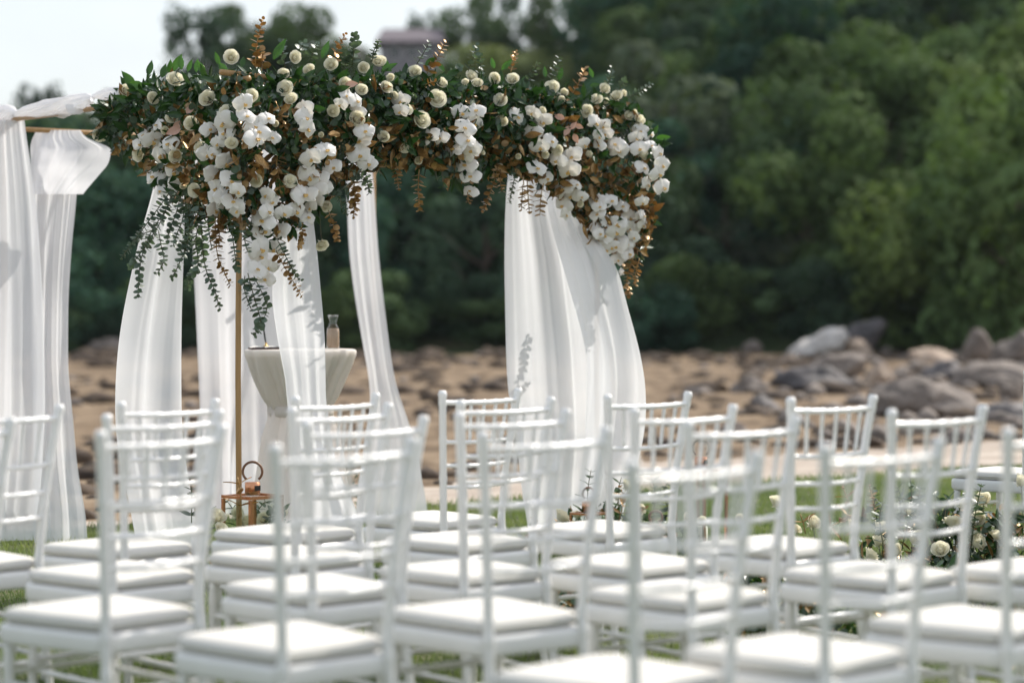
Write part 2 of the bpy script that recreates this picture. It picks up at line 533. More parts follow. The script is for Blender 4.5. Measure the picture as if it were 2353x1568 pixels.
ROCKS = [  # u0,u1, vtop, vbase, material, tilt, label
    (1806, 1950, 748, 822, 'rockpale', -0.42, 'long pale boulder toned as sunlit, sloping up beside the dark pointed boulder'),  # lit face of the slab, sunlight put into its paler stone
    (1932, 2036, 727, 816, 'rockdark', -0.5, 'dark pointed boulder toned as the shaded face of the long pale boulder'),  # shaded face of the same slab, shade put into its dark stone
    (1842, 1990, 806, 868, 'rock', 0.1, 'grey boulder with a pale top below the long white boulder'),
    (1706, 1756, 765, 797, 'rock', 0.0, 'small grey boulder alone at the foot of the trees'),
    (1800, 1992, 852, 900, 'rockdark', 0.1, 'low dark boulder in front of the pale topped grey boulder'),
    (1684, 1768, 862, 900, 'rock', 0.0, 'flat grey boulder lying alone on the sand'),
    (1985, 2062, 832, 884, 'rocktan', 0.2, 'tan boulder wedged in the middle of the rock pile'),
    (2112, 2222, 822, 870, 'rockdark', 0.0, 'rounded charcoal boulder behind the largest boulder'),
    (2202, 2280, 752, 832, 'rock', -0.5, 'upright jagged grey boulder under the yellow green trees'),
    (2272, 2400, 758, 842, 'rock', 0.4, 'wide jagged grey boulder at the back of the rock pile'),
    (1994, 2244, 864, 952, 'rock', 0.0, 'largest rounded grey boulder nearest the chairs'),
    (2216, 2440, 924, 966, 'rockdark', 0.0, 'low black boulder in the wet sand before the rock pile'),
    (2180, 2380, 830, 884, 'rock', 0.2, 'broad brown grey boulder behind the low black boulder'),
    (2290, 2352, 878, 914, 'rock', 0.0, 'small brown boulder between the broad boulder and black boulder'),
    (1795, 1840, 811, 842, 'rocktan', 0.0, 'small pale tan boulder at the tip of the long pale boulder'),
    (1716, 1790, 906, 936, 'rockdark', 0.0, 'flat dark boulder in front of the lone flat grey one'),
    (2090, 2210, 796, 830, 'rocktan', 0.1, 'flat pale brown boulder under the dark hollow in the trees'),
    (1560, 1640, 885, 903, 'rock', 0.0, 'low brown boulder half buried in open sand'),
    (1938, 2012, 778, 822, 'rocktan', 0.2, 'rust brown boulder propped beneath the dark pointed boulder'),
    (196, 300, 766, 800, 'rock', 0.1, 'weathered grey boulder at the far shore seen between the drapes'),
]
SLABS = {0: [(1806, 824), (1814, 800), (1850, 776), (1900, 756), (1944, 748), (1952, 772), (1938, 800), (1900, 818), (1850, 828)],
         1: [(1934, 775), (1944, 752), (1990, 732), (2030, 727), (2038, 744), (2016, 790), (1996, 816), (1960, 820), (1938, 806)],
         2: [(1842, 868), (1862, 838), (1900, 814), (1962, 806), (1992, 818), (1986, 850), (1960, 868), (1900, 872)],
         8: [(2204, 832), (2212, 796), (2234, 756), (2252, 752), (2272, 776), (2282, 802), (2278, 834)],
         9: [(2270, 842), (2280, 800), (2320, 775), (2350, 758), (2392, 772), (2402, 842)],
         10: [(1990, 952), (2000, 905), (2042, 880), (2110, 864), (2182, 872), (2232, 905), (2250, 950), (2120, 960)],
         12: [(2180, 886), (2196, 850), (2240, 832), (2300, 830), (2360, 842), (2384, 886)]}


def slab_mesh(outline, c, d, depth, mat, seed):
    '''craggy stone with a given face: rings of that face, smaller to the front and back, then broken up'''
    import bmesh
    pts = [P(u, v, d) - c for u, v in outline]
    m_ = sum(pts, Vector()) / len(pts)
    rr = random.Random(seed)
    bm = bmesh.new()
    rings = []
    for (t, k, dz) in ((-.55, .30, .10), (-.40, .72, .02), (-.05, 1.0, 0), (.35, .92, 0), (.8, .55, .0)):
        ring = []
        for p in pts:
            q = m_ + (p - m_) * k * rr.uniform(.93, 1.04) + Vector((rr.uniform(-.03, .03) * depth, t * depth * rr.uniform(.85, 1.1), -dz * depth))
            ring.append(bm.verts.new(q))
        rings.append(ring)
    n_ = len(pts)
    for a, b in zip(rings, rings[1:]):
        for k in range(n_): bm.faces.new((a[k], a[(k + 1) % n_], b[(k + 1) % n_], b[k]))
    bm.faces.new(rings[0][::-1]); bm.faces.new(rings[-1])
    bmesh.ops.triangulate(bm, faces=bm.faces[:])
    bmesh.ops.subdivide_edges(bm, edges=bm.edges[:], cuts=3, use_grid_fill=True)
    bmesh.ops.recalc_face_normals(bm, faces=bm.faces[:])
    for v in bm.verts:
        v.co += v.co.normalized() * 0.10 * depth * noise.fractal(v.co * (1.6 / depth) + Vector((seed, 0, 0)), 1.0, 2.0, 4)
    me = bpy.data.meshes.new('boulder')
    bm.to_mesh(me); bm.free()
    me.materials.append(mat)
    return me


for i, (u0, u1, vt, vb, mt, tilt, lab) in enumerate(ROCKS):
    if i in SLABS:
        d = min(1.40 * F / (vb - V0), 58)
        c0 = P((u0 + u1) / 2, vb, d); c0.z = ground_z(c0.x, d)
        o = link('boulder', slab_mesh(SLABS[i] if i else SLABS[0], c0, d, (u1 - u0) / F * d * 0.55, M[mt], 11 + i))
        o.location = c0
        tag(o, lab, 'boulder', 'boulders on the far shore')
        continue
    d = 1.40 * F / (vb - V0)
    d = min(d, 60)
    c0 = P((u0 + u1) / 2, vb, d)
    gz0 = ground_z(c0.x, d)
    wd, ht = (u1 - u0) / F * d, (vb - vt) / F * d
    me = rock_mesh('boulder', M[mt], 11 + i)
    zs = [v.co.z for v in me.vertices]; xs = [v.co.x for v in me.vertices]
    o = link('boulder', me)
    o.scale = (wd / (max(xs) - min(xs)), wd * 0.8 / (max(xs) - min(xs)), 1.7 * ht / (max(zs) - min(zs)))
    o.location = (c0.x, d + wd * 0.3, gz0 + ht * 0.34)
    o.rotation_euler = (0, tilt, 0)
    tag(o, lab, 'boulder', 'boulders on the far shore')

# loose stones on the tidal flat
base = rock_mesh('stone_base', M['rock'], 5, sub=1, cuts=5, rough=0.16)
bv = np.array([v.co[:] for v in base.vertices]); bf = np.array([p.vertices[:] for p in base.polygons])
VV, FF = [], []
cnt = 0
for i in range(1500):
    y = 17 + 43 * R.random() ** 0.8
    x = R.uniform(-0.26, 0.26) * y
    if edge(x, y) < path_w(x, y) + 0.6: continue
    right = sstep(0.05, 0.16, x / y)
    if R.random() > 0.16 + 0.62 * right: continue
    s = R.uniform(0.03, 0.13) * (1 + 1.3 * right * R.random())
    q = np.array(Matrix.Rotation(R.uniform(0, 6.28), 3, 'Z'))
    sc3 = np.array([s * R.uniform(0.8, 1.6), s * R.uniform(0.8, 1.3), s * R.uniform(0.4, 0.8)])
    VV.append((bv * sc3) @ q.T + np.array([x, y, ground_z(x, y) + 0.2 * s]))
    FF.append(bf + cnt); cnt += len(bv)
o = link('rubble', np_mesh('rubble', np.concatenate(VV), np.concatenate(FF), M['rock'], True))
tag(o, 'loose stones and weed scattered over the tidal flat', 'stones', kind='stuff')


M['weed'] = pbr('dark_seaweed', [(0.030, 0.020, 0.014), (0.065, 0.042, 0.026), (0.11, 0.075, 0.045)], scale=6, rough=0.9, bump=0.5, bscale=30)
VV, FF = [], []
cnt = 0
for i in range(5200):
    y = 14 + 46 * R.random() ** 0.9
    x = R.uniform(-0.26, 0.26) * y
    if edge(x, y) < path_w(x, y) + 0.4: continue
    if noise.noise(Vector((x * 0.5, y * 0.16, 8.0))) < R.uniform(-0.35, 0.30): continue
    if 25 < y < 53 and R.random() > 0.25: continue
    if y <= 25 and x > -0.03 * y and R.random() > 0.5: continue
    s = R.uniform(0.04, 0.17) * (0.7 + y / 60) * R.choice((.6, .8, 1, 1.4))
    q = np.array(Matrix.Rotation(R.uniform(0, 6.28), 3, 'Z'))
    VV.append((bv * np.array([s * R.uniform(0.9, 2.0), s * R.uniform(0.8, 1.4), s * R.uniform(0.25, 0.6)])) @ q.T + np.array([x, y, ground_z(x, y) + 0.1 * s]))
    FF.append(bf + cnt); cnt += len(bv)
o = link('seaweed', np_mesh('seaweed', np.concatenate(VV), np.concatenate(FF), M['weed'], True))
tag(o, 'clumps of dark seaweed strewn over the brown tidal flat', 'seaweed', kind='stuff')

# ------------------------------------------------------------------ trees on the hill
def crown_mesh(name, seed, lobes, leaves, size, flat=0.8, holes=0.0):
    """leaf sized faces spread through clumps over a crown about 1 high and 1 wide"""
    r = np.random.default_rng(seed)
    C = []
    for i in range(lobes):
        a = r.random() * 2 * PI
        zz = r.random()
        rad = 0.46 * math.sqrt(max(0.05, 1 - (zz * 1.75 - 0.85) ** 2)) * math.sqrt(r.random() * 0.8 + 0.2)
        C.append((rad * math.cos(a), rad * math.sin(a), 0.08 + 0.84 * zz, 0.13 + 0.14 * r.random()))
    C = np.array(C)
    li = r.integers(0, lobes, leaves)
    dirs = r.standard_normal((leaves, 3)); dirs /= np.linalg.norm(dirs, axis=1)[:, None]
    rad = C[li, 3] * (0.80 + 0.26 * r.random(leaves) ** 0.8)
    pos = C[li, :3] + dirs * rad[:, None] * np.array([1, 1, flat])
    nrm = dirs + 0.42 * r.standard_normal((leaves, 3)) + np.array([0, 0, 0.25])
    nrm /= np.linalg.norm(nrm, axis=1)[:, None]
    t = np.cross(nrm, r.standard_normal((leaves, 3))); t /= np.linalg.norm(t, axis=1)[:, None]
    b = np.cross(nrm, t)
    s = size * (0.6 + 0.8 * r.random(leaves))[:, None]
    V = np.stack([pos - t * s, pos + b * s * 0.6, pos + t * s, pos - b * s * 0.6], 1).reshape(-1, 3)
    V[:, 2] = np.maximum(V[:, 2], 0.0)
    return V, np.arange(4 * leaves).reshape(leaves, 4)


def trunk_mesh(seed):
    rr = random.Random(seed)
    mb = MB()
    lean = rr.uniform(-0.06, 0.06)
    pts = [(lean * t + 0.012 * math.sin(5 * t + seed), 0.01 * math.sin(7 * t), -0.05 + 0.75 * t) for t in (0, 0.15, 0.35, 0.6, 0.85, 1.0)]
    mb.tube(pts, [0.040, 0.030, 0.026, 0.020, 0.013, 0.006], 7)
    for i in range(5):
        a = i * 2.4 + rr.random()
        t = rr.uniform(0.35, 0.75)
        s = Vector((lean * t, 0, -0.05 + 0.75 * t))
        e = s + Vector((math.cos(a) * 0.3, math.sin(a) * 0.3, 0.22))
        m_ = (s + e) / 2 + Vector((0, 0, -0.03))
        mb.tube([s, m_, e], [0.014, 0.010, 0.004], 5)
    return mb.mesh('trunk', M['bark'])


CROWN_DATA = [crown_mesh('crown', 20 + i, 13 + 2 * i, 5200, 0.025 + 0.004 * (i % 3), 0.85) for i in range(5)]
OPEN_DATA = crown_mesh('crown', 58, 24, 1700, 0.040, 0.75)
CROWNS, TRUNKS = {}, [trunk_mesh(s) for s in range(4)]


def crown_of(i, hue):
    if (i, hue) not in CROWNS:
        V, Fq = OPEN_DATA if i == 'open' else CROWN_DATA[i]
        CROWNS[(i, hue)] = np_mesh('crown', V, Fq, M[hue])
    return CROWNS[(i, hue)]


def tree(x, y, z, wd, ht, hue, label, group, variant=None, name='tree', cat='tree'):
    t = empty(name, (x, y, z), R.uniform(0, 6.28))
    i = R.randrange(5) if variant is None else variant
    c = link('crown', crown_of(i, hue), t)
    c.scale = (wd, wd, ht)
    k = link('trunk', R.choice(TRUNKS), t)
    k.scale = (ht * 0.9, ht * 0.9, ht)
    tag(t, label, cat, group)
    return t


HUES = ['dark green', 'dark green', 'blue green', 'blue green', 'blue green', 'mid green', 'mid green', 'olive green', 'dark green', 'grey green']
placed = []


def row_word(y):
    return ('at the hill foot' if y < 72 else 'on the lower slope' if y < 84 else 'on the middle slope' if y < 99 else 'on the upper slope' if y < 112 else 'near the crest')


COLW = [(150, 'behind the outer drapes'), (440, 'behind the bellied drape'), (640, 'behind the golden pole'), (900, 'behind the garland'), (1160, 'beyond the garland middle'), (1400, 'behind the swept drape'),
        (1600, 'just past the garland end'), (1800, 'above the open sand'), (2000, 'above the pale boulder'), (2200, 'above the largest boulder'), (9999, 'above the jagged boulders')]


def col_word(u):
    return next(w_ for q, w_ in COLW if u < q)


def v_limit(u):
    """highest picture row a slope tree may reach: the sky, the house and the clearing stay in view"""
    return 225 if u < 430 else 80 if u < 660 else 160 if u < 860 else 172 if u < 1035 else 165 if u < 1330 else -999


tries = 0
while len(placed) < 285 and tries < 9000:
    tries += 1
    y = 63.5 + 58 * R.random()
    u = R.uniform(-330, 2760)
    x = (u - U0) / F * y
    if any((x - a) ** 2 + ((y - b) * 0.8) ** 2 < (2.35 if y > 72 else 1.9) ** 2 for a, b in placed): continue
    if 640 < u < 1060 and y > 112: continue
    if 1040 < u < 1330 and 103 < y: continue
    ht = R.uniform(4.2, 6.4) * (0.8 if y < 68 else 1)
    lim = max(v_limit(u + o) for o in (-110, 0, 110))
    room = (CAM_H + (V0 - lim) / F * y - ground_z(x, y) + 0.3) / 1.2
    if room < 1.6: continue
    ht = min(ht, room)
    placed.append((x, y))
    wd = max(ht, 3.6) * R.uniform(0.75, 1.05)
    hue = R.choice(HUES)
    if u > 1900 and y < 80: hue = R.choice(['olive green', 'olive green', 'mid green', 'bright yellow green'])
    elif u > 1850 and y < 95 and R.random() < 0.5: hue = R.choice(['olive green', 'mid green'])
    elif u > 1560 and y > 95 and R.random() < 0.4: hue = 'olive green'
    z = ground_z(x, y) - 0.3
    rw = row_word(y)
    szw = '' if hue == 'bright yellow green' else ('small ' if ht < 4.4 else 'tall ' if ht > 5.6 else '') + ('broad ' if wd / ht > 0.97 else 'slim ' if wd / ht < 0.83 else '')
    tree(x, y, z, wd, ht, hue, f'{szw}{hue} tree {rw} {col_word(u)}', 'trees of the wooded hill')

# low bushes that close the foot of the wood against the sand
for i in range(54):
    u = -300 + 3000 * (i + R.uniform(.2, .8)) / 54
    y = R.uniform(61.6, 64.0)
    x = (u - U0) / F * y
    hue = R.choice(['dark green', 'dark green', 'blue green', 'mid green', 'olive green'])
    ht = R.uniform(1.5, 2.6); wd = R.uniform(2.2, 3.2)
    szw = 'tall ' if ht > 2.2 else 'low ' if ht < 1.8 else ''
    tree(x, y, ground_z(x, y) - 0.35, wd, ht, hue, f'{szw}{hue} bush where the sand ends {col_word(u)}', 'bushes along the foot of the wood', None, 'bush', 'bush')

# the tall old trees at the right hand edge of the wood that catch the sun
for (u, y, vb, vt, wd, hue, lab) in [
    (2170, 61, 770, 330, 4.6, 'bright yellow green', 'big sunlit yellow green tree overhanging the rock pile'),
    (2330, 59, 770, 250, 4.8, 'olive green', 'tallest olive green tree overhanging the jagged boulders'),
    (1990, 63, 780, 500, 3.2, 'olive green', 'rounded olive tree leaning over the long pale boulder'),
    (2080, 66, 760, 400, 3.6, 'mid green', 'leafy mid green tree between the sunlit tree and olive tree'),
    (1880, 64, 780, 560, 2.8, 'mid green', 'small round green tree above the pale tan boulder'),
    (1760, 66, 770, 470, 3.0, 'grey green', 'grey green tree set back above the lone small boulder'),
]:
    c = P(u, vb, y)
    tree(c.x, y, ground_z(c.x, y) - 0.3, wd, CAM_H - (vt - V0) / F * y - ground_z(c.x, y) + 0.3, hue, lab, 'trees of the wooded hill')



def tell_apart():
    by = {}
    for o in COL.objects:
        if o.get('group') in ('trees of the wooded hill', 'bushes along the foot of the wood'): by.setdefault(o['label'], []).append(o)
    words = {2: ('leftmost of two', 'rightmost of two'), 3: ('leftmost of three', 'middle of three', 'rightmost of three'),
             4: ('leftmost of four', 'second leftmost', 'second rightmost', 'rightmost of four')}
    for lab, os_ in by.items():
        if len(os_) > 4: words[len(os_)] = tuple(w_ + ' from left' for w_ in ('first', 'second', 'third', 'fourth', 'fifth', 'sixth', 'seventh', 'eighth', 'ninth', 'tenth'))
        if len(os_) in words:
            os_.sort(key=lambda o: o.location.x / o.location.y)
            for o, w_ in zip(os_, words[len(os_)]): o['label'] = lab + ', ' + w_


tell_apart()

# crest trees seen against the sky on the left, the pale clearing and the house
for (u, y, vt, wd, ht, hue, var, lab) in [
    (455, 118, 5, 4.0, 6.0, 'dark green', 'open', 'open crowned dark tree on the crest letting the sky through'),
    (560, 121, 18, 5.2, 5.6, 'olive green', 1, 'olive tree on the crest next to the open crowned tree'),
    (640, 123, 12, 4.6, 5.4, 'dark green', 3, 'broad dark tree on the crest above the garland roses'),
    (715, 122, 34, 4.6, 5.0, 'olive green', 2, 'rounded olive tree at the crest end before the house gap'),
    (505, 112, 100, 3.0, 4.0, 'dark green', 0, 'dark low tree just below the open crowned crest tree'),
    (95, 110, 186, 2.6, 3.0, 'dark green', 'open', 'small thin tree poking above the twisted cloth beam'),
    (230, 112, 212, 2.2, 2.4, 'mid green', 1, 'low tree top showing just above the twisted cloth'),
    (965, 140, 18, 2.2, 3.4, 'dark green', 'open', 'thin dark tree standing behind the purple roofed house'),
    (1085, 128, -10, 3.4, 5.2, 'mid green', 2, 'green tree beside the gable of the purple roofed house'),
    (1190, 130, -20, 4.0, 5.2, 'dark green', 1, 'dark tree behind the pale green clearing'),
    (1300, 128, -40, 4.0, 6.0, 'olive green', 4, 'olive tree at the top end of the pale green clearing'),
    (1175, 107, 92, 5.0, 3.2, 'pale green', 3, 'pale green bush glowing in the middle of the hillside clearing'),
    (1270, 105, 88, 4.0, 3.4, 'pale green', 0, 'pale green bush at the end of the hillside clearing farther from the house'),
        (1090, 107.5, 112, 3.6, 3.0, 'pale green', 1, 'pale green bush at the house end of the hillside clearing'),
    (1030, 104, 138, 2.2, 2.6, 'mid green', 1, 'leafy bush under the house wall behind the garland'),
]:
    x = (u - U0) / F * y
    top = CAM_H - (vt - V0) / F * y
    z = top - ht
    z = min(z, ground_z(x, y) + 1.4) if var != 'open' else min(z, ground_z(x, y) + 0.2)
    tree(x, y, z, wd, top - z, hue, lab, 'crest trees and bushes', var)


# ------------------------------------------------------------------ house on the hill
def house():
    y = 124.0
    def q(u, v, dy=0): return P(u, v, y + dy)
    hb = q(938, 160)
    t = empty('house', (hb.x, y, hb.z))
    tag(t, 'mauve house with purple grey roof on the hill above the garland', 'house')
    org = Vector(t.location)
    wall = MB()
    a, b = q(872, 95), q(1012, 160)
    wall.box(((a.x + b.x) / 2 - org.x, 2.6, (a.z + b.z) / 2 - org.z - 2.2), (b.x - a.x, 4.0, a.z - b.z + 4.4))
    a2, b2 = q(690, 135), q(868, 175)
    wall.box(((a2.x + b2.x) / 2 - org.x, 2.2, (a2.z + b2.z) / 2 - org.z - 2.2), (b2.x - a2.x - 0.01, 3.2, a2.z - b2.z + 4.4))
    wall.build('wall', M['wall'], t, False)

    def hip(u0, u1, ve, vr, y0, y1, inset):
        e0, e1, r0 = q(u0, ve), q(u1, ve), q(u0, vr)
        z0, z1 = e0.z - org.z, r0.z - org.z
        x0, x1 = e0.x - org.x, e1.x - org.x
        ym = (y0 + y1) / 2
        mb = MB()
        mb.add([Vector(p) for p in ((x0, y0, z0), (x1, y0, z0), (x1, y1, z0), (x0, y1, z0), (x0 + inset, ym, z1), (x1 - inset, ym, z1),
                                    (x0, y0, z0 - 0.12), (x1, y0, z0 - 0.12), (x1, y1, z0 - 0.12), (x0, y1, z0 - 0.12))],
               [(0, 1, 5, 4), (1, 2, 5), (2, 3, 4, 5), (3, 0, 4), (6, 7, 1, 0), (7, 8, 2, 1), (8, 9, 3, 2), (9, 6, 0, 3), (9, 8, 7, 6)])
        return mb
    hip(862, 1022, 93, 54, 0.3, 4.9, 0.25).build('roof', M['roof'], t, False)
    hip(672, 868, 134, 98, 0.2, 4.2, 0.9).build('roof', M['roof'], t, False)
    for (u, v) in ((905, 118), (945, 118), (985, 118), (740, 150), (800, 150)):
        c = q(u, v)
        fr = MB().box((c.x - org.x, 0.60, c.z - org.z), (0.50, 0.10, 0.52)).build('window', M['paper'], t, False)
        if u < 870: fr.location.y = -0.0
        MB().box((c.x - org.x, 0.545, c.z - org.z), (0.40, 0.03, 0.42)).build('pane', M['pane'], fr, False)


house()

# ------------------------------------------------------------------ thin haze, added to lift the darks of the wood
hz = MB().box((0, 95, 24), (330, 330, 52)).build('haze', None, None, False)
hm, hnt, hout = mat_base('added_haze')
pv = hnt.nodes.new('ShaderNodeVolumePrincipled')
pv.inputs['Color'].default_value = (0.86, 0.92, 1.0, 1)
pv.inputs['Density'].default_value = 0.00013
hnt.links.new(pv.outputs[0], hout.inputs['Volume'])
hz.data.materials.append(hm)
tag(hz, 'thin pale haze added over the shore and hillside to lift the darks', 'haze', kind='stuff')

# ------------------------------------------------------------------ canopy frame
Nn = Vector(((548 - U0) / F * 10.5, 10.5, 0))
NL = Vector((-1.511, 2.352, 0))
H = 2.205
Lc = Nn + NL
Rc = Vector(((1371 - U0) / F * 12.2, 12.2, 0))
Bc = Vector(((858 - U0) / F * 14.45, 14.45, 0))
NR = Rc - Nn
frame = empty('wedding_canopy', Nn)
tag(frame, 'square wedding canopy frame of slim golden poles standing on the lawn', 'canopy')
for c in (Nn, Lc, Rc, Bc):
    mb = MB()
    base = c - Nn
    zz = [0.0, 0.3, 0.6, 0.9, 1.2, 1.5, 1.8, H]
    mb.tube([base + Vector((0.002 * math.sin(z * 5), 0.002 * math.cos(z * 4), z - 0.03 if z == 0 else z)) for z in zz], [0.0135, 0.0125, 0.013, 0.0125, 0.013, 0.0125, 0.013, 0.012], 12)
    mb.build('pole', M['bamboo'], frame)
for (a, b, dz, ex) in ((Nn, Lc, 0.0, 0.10), (Nn, Rc, 0.028, 0.10), (Lc, Bc, -0.045, 0.1), (Rc, Bc, -0.03, 0.1)):
    dr = (b - a).normalized()
    a2, b2 = a - dr * ex - Nn, b + dr * ex - Nn
    MB().tube([a2.lerp(b2, t) + Vector((0, 0, H - 0.012 + dz - 0.02 * math.sin(PI * t) * (1 if dz >= 0 else 0))) for t in (0, 0.25, 0.5, 0.75, 1)], 0.0128, 12).build('beam', M['bamboo'], frame)


def d_beam(u):
    """distance of the front two beams where the picture column u meets them"""
    k = (u - U0) / F
    if u < 548:
        s = (Nn.x - 10.5 * k) / (-NL.x + NL.y * k)
        return 10.5 + NL.y * s
    t = (-Nn.x + 10.5 * k) / (NR.x - NR.y * k)
    return 10.5 + NR.y * t


# ------------------------------------------------------------------ drapes
def sheet_part(name, rows, nf, amp, parent, seed=0, drift=0.0, seg=(64, 44), mat=None, amp_top=0.35, tight=0.0):
    """hanging cloth: rows of (picture row, left column, right column, distance)"""
    rr = random.Random(seed)
    ph, ph2 = rr.uniform(0, 6), rr.uniform(0, 6)
    vs = [r[0] for r in rows]

    def at(v):
        for a, b in zip(rows, rows[1:]):
            if v <= b[0]:
                t = (v - a[0]) / (b[0] - a[0])
                return [a[i] + (b[i] - a[i]) * t for i in (1, 2, 3)]
        return rows[-1][1:]

    def sm(v):
        w = (vs[-1] - vs[0]) * 0.03
        q = [at(min(max(v + o, vs[0]), vs[-1])) for o in (-2 * w, -w, 0, w, 2 * w)]
        return [sum(c[i] * k for c, k in zip(q, (1, 2, 3, 2, 1))) / 9 for i in range(3)]

    def fn(a, b):
        v = vs[0] + (vs[-1] - vs[0]) * b
        ul, ur, d = sm(v)
        am = amp * (amp_top + (1 - amp_top) * min(1, b * 1.6))
        q = a + drift * b
        nz = noise.noise
        f1 = nz(Vector((q * nf * 0.9 + ph, b * 0.9, seed * 7.7)))
        f2 = nz(Vector((q * nf * 2.2 + ph2, b * 0.7, seed * 3.3)))
        f3 = nz(Vector((q * nf * 5.5, b * 0.8, seed * 1.9)))
        f4 = nz(Vector((a * 2.2, b * 3.2, seed * 5.1)))
        env = 0.3 + 0.7 * math.sin(PI * min(1, max(0, a))) ** 0.5
        aa = a + 0.05 * f2 * env
        p = P(ul + (ur - ul) * min(1, max(0, aa)), v, d)
        top = max(0.0, 1 - b * 2.5)
        fine = 4.0 if name in ('bow', 'hanging_fold') else 1.0
        p.y += am * (1.5 * f1 + (0.38 + 0.5 * top) * f2 + (0.07 + 0.2 * top) * fine * f3 + 0.8 * f4) * env
        return p
    mb = MB().grid(fn, *seg)
    return mb.build(name, mat or M['drape'], parent)


def drape(label, parts):
    o = None
    for i, (nm, rows, nf, amp, seed, drift) in enumerate(parts):
        if i == 0:
            o = sheet_part('curtain', rows, nf, amp, None, seed, drift)
            tag(o, label, 'drape', 'white drapes of the canopy')
        else:
            sheet_part(nm, rows, nf, amp, o, seed, drift)
    return o


drape('white sheer drape hanging below the knot at the outer corner pole', [
    ('curtain', [(276, -60, 54, 12.7), (342, -66, 66, 12.68), (462, -72, 83, 12.65), (582, -78, 92, 12.6), (726, -84, 100, 12.5), (930, -88, 104, 12.4), (1100, -92, 96, 12.35), (1240, -96, 78, 12.3)], 6, 0.045, 1, 0.05)])
drape('white drape with a flared bow tied over the far beam', [
    ('curtain', [(302, 84, 176, 13.15), (440, 74, 178, 13.05), (560, 68, 165, 12.95), (680, 70, 157, 12.8), (850, 72, 156, 12.7), (940, 74, 166, 12.6), (1085, 78, 178, 12.5), (1175, 80, 197, 12.4), (1248, 76, 201, 12.3)], 5, 0.040, 2, 0.1),
    ('bow', [(299, 84, 183, 13.02), (318, 74, 200, 13.0), (340, 69, 259, 12.97), (378, 71, 248, 12.95), (420, 75, 212, 12.96), (446, 80, 190, 12.98)], 3, 0.022, 3, 0.35)])
drape('white drape bellied by the wind in front of the far shore, beyond the golden pole', [
    ('curtain', [(330, 372, 420, 11.3), (430, 354, 425, 11.3), (540, 322, 424, 11.3), (650, 297, 420, 11.25), (740, 279, 417, 11.25), (830, 268, 416, 11.25), (930, 264, 416, 11.25), (1000, 266, 418, 11.25), (1090, 282, 430, 11.2), (1170, 300, 446, 11.2), (1300, 322, 470, 11.2)], 3.5, 0.035, 4, 0.25)])
drape('wide white drape behind the cocktail table and golden pole', [
    ('curtain', [(330, 440, 640, 13.9), (590, 442, 642, 13.85), (680, 447, 645, 13.8), (850, 454, 650, 13.8), (1000, 461, 655, 13.75), (1180, 470, 665, 13.7)], 5, 0.04, 5, 0.05)])
drape('sheer white drape falling in front of the cocktail table', [
    ('curtain', [(400, 640, 706, 10.95), (520, 645, 722, 10.98), (600, 632, 731, 11.0), (680, 622, 738, 11.0), (750, 634, 745, 11.05), (800, 640, 747, 11.1), (870, 657, 748, 11.1), (940, 660, 749, 11.1), (1080, 682, 775, 11.15), (1180, 688, 826, 11.2), (1260, 690, 840, 11.2)], 3.2, 0.028, 6, 0.1)])
drape('narrow white drape on the rear pole billowing outward at its foot', [
    ('curtain', [(330, 790, 850, 14.3), (440, 796, 860, 14.3), (580, 801, 870, 14.25), (680, 814, 881, 14.2), (790, 833, 894, 14.1), (870, 848, 906, 14.05), (890, 852, 910, 14.0), (970, 849, 941, 13.95), (1040, 838, 956, 13.9), (1125, 823, 975, 13.85), (1190, 817, 985, 13.8)], 3, 0.03, 8, 0.2)])
drape('large white drape at the garland end swept into a diagonal fold', [
    ('curtain', [(330, 1174, 1262, 12.4), (400, 1166, 1285, 12.4), (480, 1160, 1310, 12.4), (600, 1158, 1355, 12.38), (800, 1162, 1396, 12.35), (900, 1166, 1405, 12.35), (1000, 1186, 1405, 12.35), (1110, 1196, 1390, 12.3), (1228, 1216, 1370, 12.3)], 5, 0.035, 9, 0.05),
    ('swept_fold', [(400, 1240, 1290, 12.45), (470, 1256, 1318, 12.3), (530, 1268, 1352, 12.15), (600, 1290, 1416, 12.05), (700, 1318, 1440, 12.0), (790, 1345, 1466, 11.97), (870, 1350, 1482, 11.97), (950, 1345, 1485, 11.97), (1020, 1345, 1477, 11.97), (1100, 1335, 1452, 11.97), (1225, 1325, 1420, 11.97)], 2.6, 0.030, 10, 0.3)])


